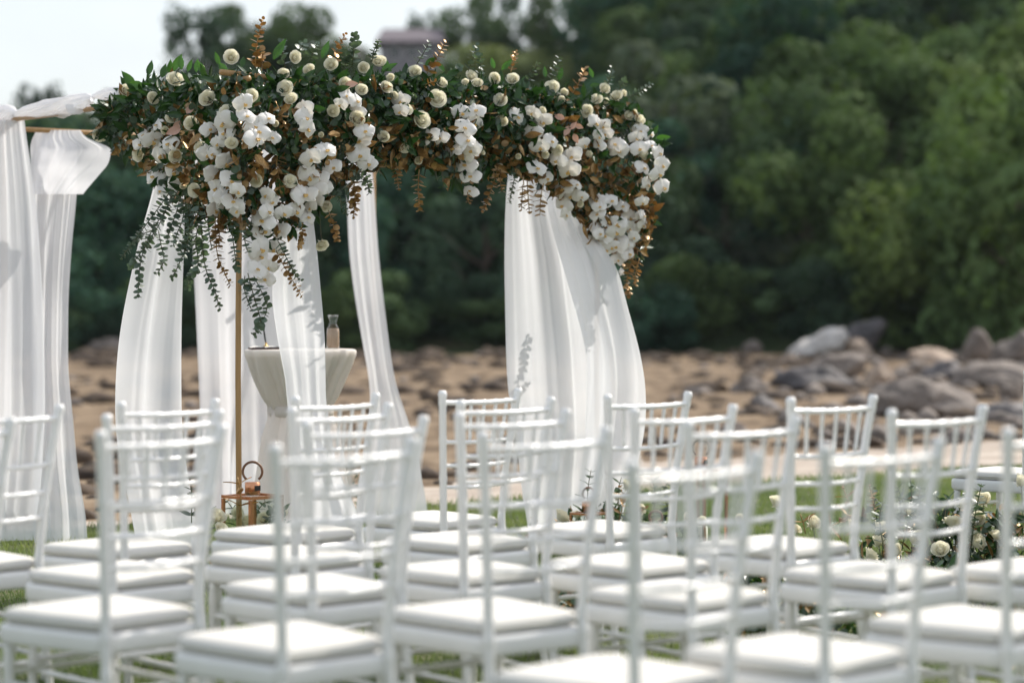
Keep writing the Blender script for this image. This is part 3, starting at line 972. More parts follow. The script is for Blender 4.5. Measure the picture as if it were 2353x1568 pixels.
def twisted():
    root = empty('twisted_cloth', Lc + Vector((0, 0, H)))
    tag(root, 'white cloth twisted round the front beam beside the garland', 'cloth')
    org = Vector(root.location)

    def spiral(name, pts, rads, k, seed):
        mb = MB()
        n = 110
        P3 = []
        for i in range(n + 1):
            t = i / n * (len(pts) - 1)
            j = min(int(t), len(pts) - 2)
            P3.append((Vector(pts[j]).lerp(Vector(pts[j + 1]), t - j), rads[j] + (rads[j + 1] - rads[j]) * (t - j)))
        seg = 64
        b = len(mb.v)
        ax = (P3[-1][0] - P3[0][0]).normalized()
        a = ax.cross(Vector((0, 0, 1))).normalized(); c = ax.cross(a)
        for i, (p, r) in enumerate(P3):
            for q in range(seg):
                th = 2 * PI * q / seg
                rr = r * (1 + 0.13 * math.sin(3 * th + k * i / n) + 0.07 * math.sin(7 * th + 1.7 * k * i / n + seed) + 0.10 * noise.noise(Vector((i * 0.12, q * 0.2, seed))) + 0.07 * math.sin(13 * th + 2.1 * k * i / n + 3 * noise.noise(Vector((i * .05, 0, seed)))))
                mb.v.append(p + (a * math.cos(th) + c * math.sin(th)) * rr - org)
        for i in range(n):
            for q in range(seg):
                q2 = (q + 1) % seg
                mb.f.append((b + i * seg + q, b + i * seg + q2, b + (i + 1) * seg + q2, b + (i + 1) * seg + q))
        mb.build(name, M['drape'], root)
    def D(u): return d_beam(u) - 0.02
    us = [34, 60, 100, 140, 170, 200, 212]
    cv = [264, 256, 252, 246, 240, 232, 228]
    rd = [0.016, 0.026, 0.038, 0.046, 0.046, 0.032, 0.012]
    spiral('twist', [P(u, v, D(u)) for u, v in zip(us, cv)], rd, 16, 1)
    us = [214, 232, 250, 275, 310]
    spiral('twist', [P(u, v, D(u) + 0.05) for u, v in zip(us, (222, 218, 216, 216, 214))], [0.010, 0.020, 0.026, 0.028, 0.022], 9, 2)
    us = [-22, -4, 12, 26, 36]
    spiral('knot', [P(u, v, D(u) - 0.03) for u, v in zip(us, (280, 270, 262, 258, 260))], [0.03, 0.042, 0.045, 0.03, 0.012], 12, 3)
    sheet_part('hanging_fold', [(240, 150, 206, 11.95), (250, 152, 204, 11.93), (258, 156, 194, 11.92), (263, 164, 182, 11.92)], 1.5, 0.01, root, 11, 0.0, (20, 10)).location = -org
    sheet_part('hanging_fold', [(240, 213, 258, 11.8), (252, 218, 258, 11.78), (262, 228, 258, 11.77), (267, 240, 256, 11.77)], 1.5, 0.01, root, 12, 0.0, (20, 10)).location = -org
    sheet_part('hanging_fold', [(304, 254, 292, 11.55), (320, 262, 300, 11.53), (338, 276, 306, 11.5), (354, 292, 308, 11.5)], 1.5, 0.01, root, 13, 0.2, (20, 12)).location = -org


twisted()


# ------------------------------------------------------------------ flower and leaf shapes (each about unit size, facing +Z)
def rose_mesh(seed, openness=1.0):
    rr = random.Random(seed)
    mb = MB()
    layers = [(3, 0.16, 0.62, 0.02), (4, 0.30, 0.66, 0.06), (5, 0.48, 0.62, 0.16), (6, 0.66, 0.52, 0.30), (6, 0.80, 0.36, 0.42)]
    for li, (npet, rad, hgt, curl) in enumerate(layers):
        rad *= 0.75 + 0.25 * openness
        curl *= openness
        for i in range(npet):
            th0 = 2 * PI * (i + rr.uniform(-0.15, 0.15)) / npet + li * 0.8
            wd = 2 * PI / npet * 1.45
            hh = hgt * rr.uniform(0.92, 1.08)
            wob = rr.uniform(0, 6)

            def fn(a, b):
                s = 2 * a - 1
                ang = th0 + s * wd / 2 * (0.55 + 0.45 * math.sin(PI * (0.15 + 0.75 * b)))
                r = rad * (0.30 + 0.70 * math.sin(b * PI / 2)) + curl * max(0, b - 0.6) * 1.3 - 0.05 * s * s * (1 if li < 3 else 0.5)
                z = -0.45 + (hh + 0.45) * b - curl * 0.9 * max(0, b - 0.7) ** 1.2 - 0.10 * s * s * b + 0.03 * math.sin(4 * s + wob) * b
                return (r * math.cos(ang), r * math.sin(ang), z)
            mb.grid(fn, 4, 4)
    mb.lathe([(0.02, -0.45), (0.34, -0.30), (0.42, -0.02), (0.30, 0.26), (0.05, 0.40)], 10)
    # calyx
    for i in range(5):
        th = 2 * PI * i / 5
        def fc(a, b):
            s = (2 * a - 1) * 0.16 * (1 - b)
            r = 0.16 + 0.42 * b
            return (r * math.cos(th) - s * math.sin(th), r * math.sin(th) + s * math.cos(th), -0.50 - 0.1 * b)
        mb.grid(fc, 1, 3)
    return mb.mesh('rose', M['rose'])


def orchid_meshes(seed):
    rr = random.Random(seed)
    mb = MB()

    def tepal(th, ln, wd, cup, z0):
        wob = rr.uniform(0, 6)

        def fn(a, b):
            s = 2 * a - 1
            prof = math.sin(PI * min(1, (0.06 + 0.94 * b)) ** 0.72) ** 0.62 if b < 1 else 0.0
            w_ = wd * prof
            x = s * w_ / 2
            y = 0.04 + ln * b
            z = z0 + cup * (b * b) - 0.10 * s * s * wd + 0.03 * math.sin(5 * b + wob + 2 * s)
            return (x * math.cos(th) - y * math.sin(th), x * math.sin(th) + y * math.cos(th), z)
        mb.grid(fn, 6, 6)
    j = lambda: rr.uniform(-0.12, 0.12)
    tepal(0 + j(), 0.85, 0.62, -0.12 + j(), -0.03)
    tepal(2 * PI * 0.36 + j(), 0.82, 0.56, -0.12 + j(), -0.04)
    tepal(-2 * PI * 0.36 + j(), 0.82, 0.56, -0.12 + j(), -0.05)
    tepal(PI / 2 - 0.28 + j(), 1.0, 1.22, -0.12 + j(), 0.02)
    tepal(-PI / 2 + 0.28 + j(), 1.0, 1.22, -0.12 + j(), 0.03)
    fl = mb.mesh('orchid', M['orchid'])
    lp = MB()
    for th in (PI - 0.6, PI, PI + 0.6):
        def fn(a, b):
            s = 2 * a - 1
            x = s * 0.075 * math.sin(PI * (0.1 + 0.85 * b)); y = 0.20 * b
            return (x * math.cos(th) - y * math.sin(th), x * math.sin(th) + y * math.cos(th), 0.06 + 0.16 * math.sin(PI * b * 0.8))
        lp.grid(fn, 2, 4)
    lp.tube([(0, 0, 0.0), (0, -0.01, 0.12), (0, -0.03, 0.2)], [0.04, 0.045, 0.02], 6)
    return fl, lp.mesh('lip', M['lip'])


def leaf_mesh(name, mat, ln=1.0, wd=0.4, point=1.0, fold=0.12, droop=0.12, seg=(4, 5)):
    mb = MB()

    def fn(a, b):
        s = 2 * a - 1
        w_ = wd * (math.sin(PI * min(1.0, 0.03 + 0.97 * b) ** (0.8)) ** (0.6 if point < 1 else 1.0)) if b < 1 else 0.0
        return (s * w_ / 2, ln * b, fold * abs(s) * wd - droop * b * b)
    mb.grid(fn, *seg)
    return mb.mesh(name, mat)


ROSES = [rose_mesh(1, 1.0), rose_mesh(2, 0.85), rose_mesh(3, 0.55), rose_mesh(4, 1.15)]
ORCH = [orchid_meshes(i) for i in range(5)]
LEAF = {
    'ruscus': leaf_mesh('leaf', M['green'], 1.0, 0.40, 1.0),
    'ruscus_copper': leaf_mesh('leaf', M['copper'], 1.0, 0.42, 1.0),
    'backlit': leaf_mesh('leaf', M['backlit'], 1.0, 0.42, 1.0),
    'blush': leaf_mesh('leaf', M['blush'], 1.0, 0.55, 1.0),
    'disc': leaf_mesh('leaf', M['euca'], 1.0, 0.95, 0.5, 0.06, 0.08),
    'disc_copper': leaf_mesh('leaf', M['copper'], 1.0, 0.92, 0.5, 0.06, 0.08),
}
ROSE_HUES = None


def facing(n, spin=0.0):
    n = Vector(n).normalized()
    q = n.to_track_quat('Z', 'Y')
    return (q @ Quaternion((0, 0, 1), spin)).to_matrix().to_4x4()


def frame_of(pos, n, spin, s):
    return Matrix.Translation(pos) @ facing(n, spin) @ Matrix.Diagonal((s, s, s, 1))


def rand_dir(r=R):
    while True:
        v = Vector((r.uniform(-1, 1), r.uniform(-1, 1), r.uniform(-1, 1)))
        if 0.05 < v.length < 1: return v.normalized()


def bez(pts, n):
    """smooth line through points"""
    pts = [Vector(p) for p in pts]
    if len(pts) == 2: pts = [pts[0], (pts[0] + pts[1]) / 2, pts[1]]
    out = []
    L = len(pts) - 1
    for i in range(n + 1):
        t = i / n * L
        j = min(int(t), L - 1); f = t - j
        p0, p1, p2, p3 = pts[max(j - 1, 0)], pts[j], pts[j + 1], pts[min(j + 2, L)]
        out.append(0.5 * ((2 * p1) + (p2 - p0) * f + (2 * p0 - 5 * p1 + 4 * p2 - p3) * f * f + (3 * p1 - p0 - 3 * p2 + p3) * f ** 3))
    return out


def sprig(parent, pts, kind, size, org, gap=0.62, pairs=True, r=R):
    size *= 1.45
    """stem with pairs of round leaves; the stem is the part, each leaf its sub-part"""
    line = bez(pts, max(6, int((Vector(pts[-1]) - Vector(pts[0])).length / 0.03)))
    st = MB().tube([p - org for p in line], [0.0022] * (len(line) - 1) + [0.001], 4)
    o = st.build('sprig', M['stem'] if 'copper' not in kind else M['copper'], parent)
    tot = sum((b - a).length for a, b in zip(line, line[1:]))
    s = size * 0.6
    k = 0
    while s < tot:
        acc = 0
        for a, b in zip(line, line[1:]):
            l = (b - a).length
            if acc + l >= s:
                p = a.lerp(b, (s - acc) / l); ax = (b - a).normalized(); break
            acc += l
        tap = 1.0 - 0.5 * (s / tot) ** 2
        sd = ax.cross(Vector((0.3, -1, 0.2))).normalized()
        sd = Quaternion(ax, k * 1.45 + r.uniform(-0.4, 0.4)) @ sd
        for sg in ((1, -1) if pairs else (1 if k % 2 else -1,)):
            dirv = (sd * sg + ax * 0.45).normalized()
            nn = (ax * 0.9 - sd * sg * 0.4 + rand_dir(r) * 0.45)
            nn = (nn - dirv * nn.dot(dirv)).normalized()
            sx = dirv.cross(nn)
            sz = size * tap * r.uniform(0.8, 1.15)
            m = Matrix((sx * sz, dirv * sz, nn * sz)).transposed().to_4x4()
            m.translation = p + dirv * 0.003 - org
            link('leaf', LEAF[kind], o, m)
        s += size * gap * (1.0 - 0.3 * s / tot)
        k += 1
    return o


# ------------------------------------------------------------------ the garland
TOPB = [(236, 228, 305), (260, 212, 335), (300, 188, 372), (350, 168, 420), (400, 158, 455), (450, 154, 490), (500, 150, 505), (548, 142, 540), (600, 142, 565), (650, 146, 545),
        (700, 146, 515), (750, 146, 470), (800, 150, 430), (850, 152, 395), (900, 152, 385), (950, 158, 385), (1000, 160, 395), (1050, 164, 425), (1100, 170, 420), (1150, 170, 395),
        (1200, 176, 410), (1250, 184, 440), (1300, 190, 475), (1350, 198, 545), (1400, 206, 600), (1450, 214, 625), (1485, 258, 585), (1508, 300, 470)]


def tb(u):
    for a, b in zip(TOPB, TOPB[1:]):
        if u <= b[0]:
            t = max(0, (u - a[0]) / (b[0] - a[0]))
            return a[1] + (b[1] - a[1]) * t, a[2] + (b[2] - a[2]) * t
    return TOPB[-1][1:]


def g_off(u, v):
    """half depth of the garland body at a place on its outline"""
    t, b = tb(u)
    m, hh = (t + b) / 2, (b - t) / 2
    a = max(-1, min(1, (v - m) / hh))
    th = 0.19 * math.sqrt(max(0.04, 1 - a * a))
    if v > t + 170: th *= max(0.5, 1 - (v - t - 170) / 500)
    return th


GORG = Nn + Vector((0, 0, H))
gar = empty('flower_garland', GORG)
tag(gar, 'thick garland of ivory roses, white orchids and copper leaves over the front beam', 'garland')


def z1(x, y): return (x * 0.2872 + 201.6, y * 0.2872 + 20.2)
def z2(x, y): return (x * 0.3429 + 806.4, y * 0.3429 + 53.8)
def z3(x, y): return (x * 0.3429, y * 0.3429 + 188.2)
def z5(x, y): return (x * 0.3215 + 1108.8, y * 0.3215 + 336)


ros = [z1(*p) + (r,) for p, r in [((310, 665), 1.1), ((700, 570), 1.15), ((520, 715), .9), ((1145, 390), 1), ((955, 720), 1.1), ((1310, 700), .95), ((1110, 825), .85), ((675, 875), .9),
      ((830, 920), 1.05), ((620, 975), .75), ((1655, 390), .9), ((1565, 525), .9), ((1770, 490), .95), ((1945, 450), 1.05), ((1580, 640), 1.15), ((1625, 725), 1.0), ((2205, 475), .9),
      ((1960, 820), 1.0), ((2150, 880), 1.05), ((105, 1005), 1.1), ((410, 1160), 1.05), ((700, 1180), 1.0), ((905, 1120), .95), ((1505, 920), .6), ((1350, 1375), .85), ((1615, 1380), .85),
      ((855, 1455), .95), ((2315, 420), .9), ((2190, 650), .8), ((1868, 1010), .5), ((1150, 1075), .9), ((760, 1420), .6), ((2055, 600), .9), ((915, 470), .4)]]
ros += [z2(*p) + (r,) for p, r in (
      ((195, 258), .9), ((425, 325), .95), ((605, 400), .9), ((805, 355), .85), ((765, 395), .7), ((845, 402), .8), ((965, 372), .9), ((1083, 375), 1.0), ((235, 430), .9),
      ((290, 485), .7), ((575, 505), 1.2), ((470, 650), 1.25), ((370, 580), .9), ((1000, 515), .95), ((1010, 655), .95), ((220, 760), .85), ((1280, 585), .7), ((1345, 432), 1.05), ((1425, 465), .75),
      ((1410, 515), .75), ((1695, 440), .95), ((1645, 510), .9), ((1780, 490), .95), ((1822, 470), .7), ((1700, 522), .75), ((1580, 590), 1.0), ((1860, 620), .95), ((1930, 650), 1.1), ((1955, 877), 1.0),
      ((1590, 877), .7), ((450, 920), .75), ((360, 830), .8), ((1382, 850), .8), ((1535, 1210), .6), ((265, 365), .7), ((1300, 880), .7), ((70, 445), .7), ((1120, 890), .6), ((1895, 600), .7), ((1000, 960), .6), ((880, 865), .5))]
ros += [z3(*p) + (r,) for p, r in (((1720, 655), .7), ((1310, 728), .85), ((1945, 665), .85), ((2185, 835), .8), ((1660, 1372), .7))]
orc = [z1(*p) + (r,) for p, r in (((1270, 860), 1), ((1345, 1040), 1.1), ((1085, 915), 1.15), ((970, 965), .95), ((1330, 940), 1.1), ((1740, 870), 1), ((1760, 960), 1), ((1730, 800), .9), ((2070, 700), .9), ((2150, 740), .9),
      ((2180, 1060), 1.15), ((2240, 1240), .95), ((2215, 980), 1.0), ((2170, 1170), 1.0), ((1905, 1135), 1.05), ((1785, 1200), 1.1), ((1770, 1345), 1.15), ((1725, 1490), 1.1), ((1440, 880), .9), ((1480, 1030), .8),
      ((590, 1170), 1.2), ((520, 1060), 1.0), ((455, 1010), .9), ((1105, 1240), 1.15), ((1015, 1335), 1.05), ((1145, 1380), 1.05), ((1030, 1435), 1.0), ((530, 1345), 1.0), ((700, 1310), 1.05), ((590, 1460), .9),
      ((960, 1165), .95), ((1200, 1460), .9), ((1090, 1500), .9), ((650, 1080), 1.0), ((1430, 1490), .9), ((1890, 1420), .95), ((1960, 1270), .9), ((1040, 1080), .85), ((555, 930), .8), ((1250, 760), .9))]
orc += [z2(*p) + (r,) for p, r in (((110, 940), .95), ((330, 520), 1), ((740, 600), 1.05), ((835, 585), 1.0), ((525, 760), 1.1), ((600, 770), .9), ((690, 840), 1.05), ((765, 700), 1.05), ((775, 785), 1.1), ((805, 850), 1.0),
      ((770, 950), 1.1), ((800, 1025), 1.1), ((800, 1125), .8), ((1115, 625), 1.1), ((1215, 600), .9), ((1210, 735), 1.05), ((1290, 660), .9), ((1265, 830), 1.0), ((1340, 790), 1.0), ((1245, 970), 1.05), ((1310, 1040), .9),
      ((1455, 990), 1.1), ((1480, 890), 1.0), ((1560, 815), .95), ((1420, 1110), 1.1), ((1475, 1155), 1.0), ((1420, 1220), .9), ((1440, 1280), .8), ((1690, 690), .9), ((1775, 810), 1.05), ((1640, 670), .95), ((1660, 760), .9),
      ((1960, 970), 1.1), ((2060, 1010), 1.1), ((2065, 870), .95), ((2085, 950), 1.0), ((2090, 1100), 1.0), ((1940, 720), .9), ((2000, 745), .9), ((1740, 1190), 1.0), ((1650, 1190), .9), ((1650, 1280), .95), ((1815, 1225), 1.0),
      ((1870, 1300), .95), ((1720, 1330), 1.0), ((1790, 1350), 1.0), ((1880, 1385), .95), ((1650, 1370), .9), ((1780, 1450), 1.0), ((1845, 1470), .95), ((1750, 1500), .9), ((1860, 1545), .9), ((1950, 1200), .85), ((1985, 1080), .9), ((1960, 1290), .8), ((1930, 840), .9), ((2010, 820), .8), ((330, 590), .8), ((1510, 1080), .8), ((1380, 920), .9))]
orc += [z3(*p) + (r,) for p, r in (((1500, 840), .85), ((1590, 862), .9), ((1440, 860), .9), ((1760, 930), 1.05), ((1765, 1000), 1.15), ((1880, 1000), .95), ((1745, 1120), 1.15), ((1740, 1170), 1.0), ((1725, 1255), 1.1), ((1840, 1120), .9), ((1800, 1240), .9),
      ((1985, 865), .95), ((2060, 905), .9), ((2050, 760), 1.0), ((2110, 800), .9), ((2130, 650), 1.0), ((1815, 800), 1.0), ((1900, 880), .9), ((1560, 800), .9), ((1780, 1320), .8))]
orc += [z5(*p) + (r,) for p, r in (((870, 640), 1.0), ((960, 560), 1.0), ((1050, 590), .95), ((1030, 700), .95), ((920, 720), .9), ((990, 790), .85), ((1050, 770), .8), ((820, 660), .9), ((1120, 500), .8), ((1080, 650), .8), ((880, 740), .8), ((1000, 660), .9), ((1000, 900), .55))]

CAMN = Vector((0.18, -1, 0.12))
orc += [(u + R.uniform(-16, 16), v + R.uniform(12, 30), r * R.uniform(.8, 1.0)) for (u, v, r) in orc if R.random() < .3 and v < tb(u)[1] - 30]
for (u, v, r) in ros:
    d = d_beam(min(max(u, 240), 1440)) - g_off(u, v) - 0.02 + R.uniform(-0.03, 0.02)
    t, b = tb(u)
    up = 0.6 - 1.0 * (v - t) / max(60, b - t)
    side = 0.9 if u > 1430 else (-0.4 if u < 330 else 0.0)
    n = CAMN + Vector((side + R.uniform(-.5, .5), 0, up * 0.7 + R.uniform(-.3, .3)))
    k = 3 if r > 1.08 else (2 if r < .78 else R.choice((0, 1, 0, 3)))
    link('rose', ROSES[k], gar, frame_of(P(u, v, d) - GORG, n, R.uniform(0, 6.3), 0.0335 * r) @ Matrix.Diagonal((R.uniform(.9, 1.1), R.uniform(.9, 1.1), R.uniform(.85, 1.25), 1)))
for (u, v, r) in orc:
    d = d_beam(min(max(u, 240), 1440)) - g_off(u, v) - 0.03 + R.uniform(-0.05, 0.02)
    side = 0.8 if u > 1430 else (-0.3 if u < 380 else 0.0)
    n = CAMN + Vector((side + R.uniform(-1.0, 1.0), 0, R.uniform(-.7, .45)))
    fl, lp = R.choice(ORCH)
    m = frame_of(P(u, v, d) - GORG, n, 0, 0.055 * r * R.uniform(.86, 1.08))
    m = m @ Matrix.Rotation(R.uniform(-.5, .5), 4, 'Z')
    o = link('orchid', fl, gar, m)
    link('lip', lp, o, Matrix.Scale(1.3, 4))

# foliage of the body: the leaves that show most are single parts, the rest fill the inside
single = {}
fill = {'ruscus': [], 'ruscus_copper': [], 'disc': [], 'disc_copper': []}
for i in range(9500):
    u = R.uniform(238, 1506)
    t, b = tb(u)
    v = t + 26 + (b - t - 32) * R.random() ** 1.1
    a = R.random()
    rel = (v - t)
    th = g_off(u, v)
    off = R.uniform(-th, th) if a < 0.72 else -th * R.uniform(0.75, 1.08)
    if u > 1150 and off > 0.3 * th: off = R.uniform(-th, 0.3 * th)
    d = d_beam(min(u, 1440)) + off
    pc = (0.35 if off > -0.4 * th else 1.0) * (0.06 + 0.50 * sstep(40, 190, rel) * (1.3 if u > 1280 else 0.9))
    cop = R.random() < pc
    disc = R.random() < (0.62 if cop else 0.5)
    if not cop and rel < 60: disc = R.random() < 0.35
    kind = ('disc' if disc else 'ruscus') + ('_copper' if cop else '')
    size = R.uniform(0.024, 0.040) if disc else R.uniform(0.050, 0.095)
    n = Vector((R.uniform(-1, 1), -0.5 + R.uniform(-.8, .8), R.uniform(-.6, .9)))
    fill[kind].append((off / th, P(u, v, d) - GORG, n, R.uniform(0, 6.3), size))
nshow = {'ruscus': 95, 'ruscus_copper': 70, 'disc': 60, 'disc_copper': 75}
for kind, lst in fill.items():
    lst.sort(key=lambda q: q[0])
    for q in lst[:nshow[kind]]:
        link('leaf', LEAF[kind], gar, frame_of(q[1], q[2], q[3], q[4]))
    me = LEAF[kind]
    bv = np.array([p.co[:] for p in me.vertices]); bf = np.array([p.vertices[:] for p in me.polygons])
    VV, FF = [], []
    for j, q in enumerate(lst[nshow[kind]:]):
        m = np.array(frame_of(q[1], q[2], q[3], q[4]))
        VV.append(bv @ m[:3, :3].T + m[:3, 3]); FF.append(bf + j * len(bv))
    o = link('foliage', np_mesh('foliage', np.concatenate(VV), np.concatenate(FF), me.materials[0], True), gar)
    o['kind'] = 'stuff'

# upright broad green leaves along the top edge, backlight put into their colour
for (x, y, ang, ln) in ((380, 580, 0.7, .085), (490, 490, 0.1, .075), (590, 505, -0.3, .065), (680, 450, -0.5, .075), (750, 440, 0.1, .06), (800, 455, -0.4, .05), (870, 460, 0.0, .055), (940, 470, 0.6, .06),
                        (1060, 400, 0.5, .055), (1230, 420, -0.2, .05), (1490, 360, -0.5, .09), (1880, 350, -0.2, .075), (460, 590, 1.2, .09), (650, 480, -0.1, .06), (1120, 470, 0.8, .07), (1330, 560, 1.4, .07)):
    u, v = z1(x, y)
    d = d_beam(u) - 0.06
    n = Vector((R.uniform(-.5, .5), -1, R.uniform(-.2, .5))).normalized()
    up = Vector((-math.sin(ang), 0, math.cos(ang))); up = (up - n * up.dot(n)).normalized()
    sx = up.cross(n)
    ln *= 1.2
    m = Matrix((sx * ln, up * ln, n * ln)).transposed().to_4x4(); m.translation = P(u, v + 14, d) - GORG
    link('leaf', LEAF['backlit'], gar, m)
for (x, y, ang) in ((205, 300, -1.0), (255, 260, 0.9), (270, 300, 1.1), (495, 260, -0.9), (640, 330, -1.0), (960, 280, 0.3), (1010, 290, -0.8), (1300, 340, 0.0), (1390, 360, -0.2), (1620, 340, 0.4), (1600, 400, -1.2), (1760, 530, -1.3), (2040, 745, -1.5), (2020, 720, -0.6), (1860, 550, -1.4), (620, 300, 0.5)):
    u, v = z2(x, y)
    d = d_beam(min(u, 1440)) - 0.05
    n = Vector((R.uniform(-.5, .5), -1, R.uniform(-.2, .5))).normalized()
    up = Vector((-math.sin(ang), 0, math.cos(ang))); up = (up - n * up.dot(n)).normalized()
    sx = up.cross(n); ln = R.uniform(.055, .085)
    m = Matrix((sx * ln, up * ln, n * ln)).transposed().to_4x4(); m.translation = P(u, v + 8, d) - GORG
    link('leaf', LEAF['backlit'], gar, m)

# blush and copper single accents
for (x, y, k, s) in ((740, 960, 'blush', .075), (790, 840, 'blush', .06), (690, 970, 'blush', .06), (2060, 610, 'blush', .06), (870, 1210, 'ruscus_copper', .07), (1450, 1280, 'ruscus_copper', .07), (1340, 1170, 'ruscus_copper', .08)):
    u, v = z1(x, y)
    link('leaf', LEAF[k], gar, frame_of(P(u, v, d_beam(u) - g_off(u, v) - .05) - GORG, (R.uniform(-.4, .4), -1, R.uniform(-.3, .5)), R.uniform(0, 6), s))
for (x, y, k, s, sp) in ((1430, 640, 'blush', .06, 1.2), (1460, 690, 'blush', .06, 2.6), (1500, 680, 'blush', .05, 4.4), (1490, 740, 'blush', .055, 3.6), (1470, 710, 'blush', .05, 5.6),
                         (1620, 1000, 'ruscus_copper', .06, 0), (1660, 990, 'ruscus_copper', .06, 1), (1600, 960, 'ruscus_copper', .06, 2), (1640, 940, 'ruscus_copper', .06, 3), (1600, 1030, 'ruscus_copper', .06, 4.2), (1620, 1100, 'ruscus_copper', .075, 3.3)):
    u, v = z2(x, y)
    link('leaf', LEAF[k], gar, frame_of(P(u, v, d_beam(u) - g_off(u, v) - .06) - GORG, (R.uniform(-.4, .4), -1, R.uniform(-.3, .3)), sp, s))


def hang(zf, pts, kind, size, fr=0.14, gap=0.62, rd=None):
    d0 = None
    out = []
    for i, p in enumerate(pts):
        u, v = zf(*p)
        if d0 is None: d0 = d_beam(min(max(u, 240), 1440)) - fr
        out.append(P(u, v, d0 + (0 if i == 0 else R.uniform(-.02, .03) * i)))
    return sprig(gar, out, kind, size, GORG, gap)


# long hanging eucalyptus
hang(z3, [(1200, 720), (1090, 890), (1010, 1010), (945, 1190), (930, 1330), (925, 1450)], 'disc', .026)
hang(z3, [(1150, 760), (1080, 930), (1000, 1060), (960, 1120), (900, 1200), (875, 1240)], 'disc', .022)
hang(z3, [(1010, 1000), (930, 1030), (870, 1100), (815, 1180)], 'disc', .020)
hang(z3, [(1260, 820), (1270, 990), (1245, 1110), (1190, 1240), (1150, 1315)], 'disc', .024)
hang(z3, [(1240, 800), (1260, 900), (1290, 1000), (1240, 1060), (1200, 1130)], 'disc', .022)
hang(z3, [(1060, 990), (1080, 1100), (1100, 1200), (1045, 1295)], 'disc', .024)
hang(z3, [(1330, 800), (1350, 1000), (1360, 1150), (1390, 1290), (1440, 1400), (1470, 1515)], 'disc', .025)
hang(z3, [(1290, 780), (1310, 900), (1330, 980)], 'disc', .024)
hang(z3, [(1300, 1050), (1330, 1220), (1275, 1300), (1255, 1385)], 'disc', .022)
hang(z3, [(1440, 900), (1455, 1150), (1500, 1270), (1545, 1365)], 'disc_copper', .022)
hang(z3, [(1540, 900), (1560, 1050), (1580, 1200), (1590, 1260)], 'disc', .022)
hang(z3, [(1470, 880), (1470, 1000), (1465, 1120)], 'disc_copper', .030)
hang(z3, [(1660, 1280), (1690, 1400), (1720, 1500), (1745, 1590), (1735, 1640), (1700, 1700)], 'disc', .026)
hang(z3, [(1700, 1300), (1760, 1420), (1790, 1500), (1770, 1580)], 'disc', .024)
hang(z3, [(1640, 1300), (1640, 1400), (1690, 1540)], 'disc', .022)
hang(z3, [(1850, 1130), (1900, 1230), (1960, 1330), (2025, 1445)], 'disc_copper', .023)
hang(z3, [(1860, 1060), (1930, 1200), (1980, 1290), (2010, 1330)], 'disc', .020)
hang(z3, [(1650, 960), (1640, 1060), (1660, 1140)], 'disc', .024)
hang(z3, [(2200, 860), (2230, 950), (2260, 1060)], 'disc_copper', .022)
hang(z3, [(2230, 700), (2290, 800), (2330, 900)], 'disc', .020)
hang(z3, [(1990, 940), (2030, 1000), (2020, 1060), (2005, 1110)], 'disc_copper', .014)
hang(z1, [(1520, 1150), (1510, 1250), (1530, 1360), (1540, 1470)], 'ruscus_copper', .036, .17)
hang(z1, [(1310, 1080), (1320, 1150), (1330, 1250), (1350, 1310)], 'disc_copper', .030, .2)
hang(z1, [(1500, 740), (1540, 830), (1560, 930)], 'disc_copper', .028, .2)
hang(z1, [(250, 740), (330, 790), (420, 830)], 'disc_copper', .028, .2, .5)
hang(z1, [(190, 770), (220, 830), (300, 850)], 'disc_copper', .028, .2, .5)
hang(z1, [(2090, 1350), (2130, 1430), (2140, 1530), (2110, 1560)], 'disc_copper', .026, .15)
hang(z1, [(2050, 1270), (2190, 1330), (2240, 1400), (2260, 1480)], 'disc', .024, .15)
hang(z1, [(180, 790), (110, 760), (40, 775)], 'disc', .020, .1)
hang(z3, [(1210, 760), (1180, 880), (1140, 980), (1120, 1060)], 'disc', .024)
hang(z3, [(1270, 840), (1320, 960), (1310, 1080), (1330, 1150)], 'disc', .024)
hang(z3, [(1150, 720), (1050, 860), (960, 980), (905, 1060)], 'disc', .022)
hang(z3, [(1390, 860), (1400, 1000), (1420, 1130)], 'disc', .024)
hang(z3, [(1220, 780), (1230, 900), (1180, 1030), (1160, 1100)], 'disc', .022)
# short hanging copper ends under the beam
hang(z2, [(455, 980), (450, 1110), (460, 1250)], 'disc_copper', .026)
hang(z2, [(300, 930), (310, 1030), (320, 1120)], 'disc_copper', .022)
hang(z2, [(990, 950), (950, 1080), (880, 1262)], 'disc_copper', .024)
hang(z2, [(1000, 980), (1000, 1050), (1010, 1130)], 'disc_copper', .022)
hang(z2, [(1110, 980), (1085, 1080), (1060, 1205)], 'disc', .018)
hang(z2, [(1180, 1050), (1185, 1150), (1195, 1275)], 'disc_copper', .028)
hang(z2, [(1290, 1070), (1270, 1170), (1265, 1290)], 'disc_copper', .032)
hang(z2, [(1150, 1080), (1145, 1170), (1140, 1250)], 'disc_copper', .022)
hang(z2, [(780, 1130), (785, 1180), (790, 1205)], 'disc_copper', .016)
hang(z2, [(20, 1060), (25, 1180), (15, 1300)], 'disc_copper', .024)
hang(z2, [(90, 980), (110, 1060), (120, 1140)], 'disc', .020)
hang(z2, [(600, 980), (620, 1050), (610, 1110)], 'ruscus', .036)
hang(z2, [(240, 900), (220, 960)], 'ruscus', .03)
hang(z5, [(1080, 780), (1040, 900), (1030, 980), (1035, 1070)], 'disc_copper', .026)
hang(z5, [(1120, 800), (1095, 900), (1085, 990)], 'disc_copper', .022)
hang(z5, [(1150, 440), (1190, 480), (1170, 580)], 'disc_copper', .020)
hang(z5, [(1140, 620), (1150, 660), (1120, 700)], 'disc_copper', .018)
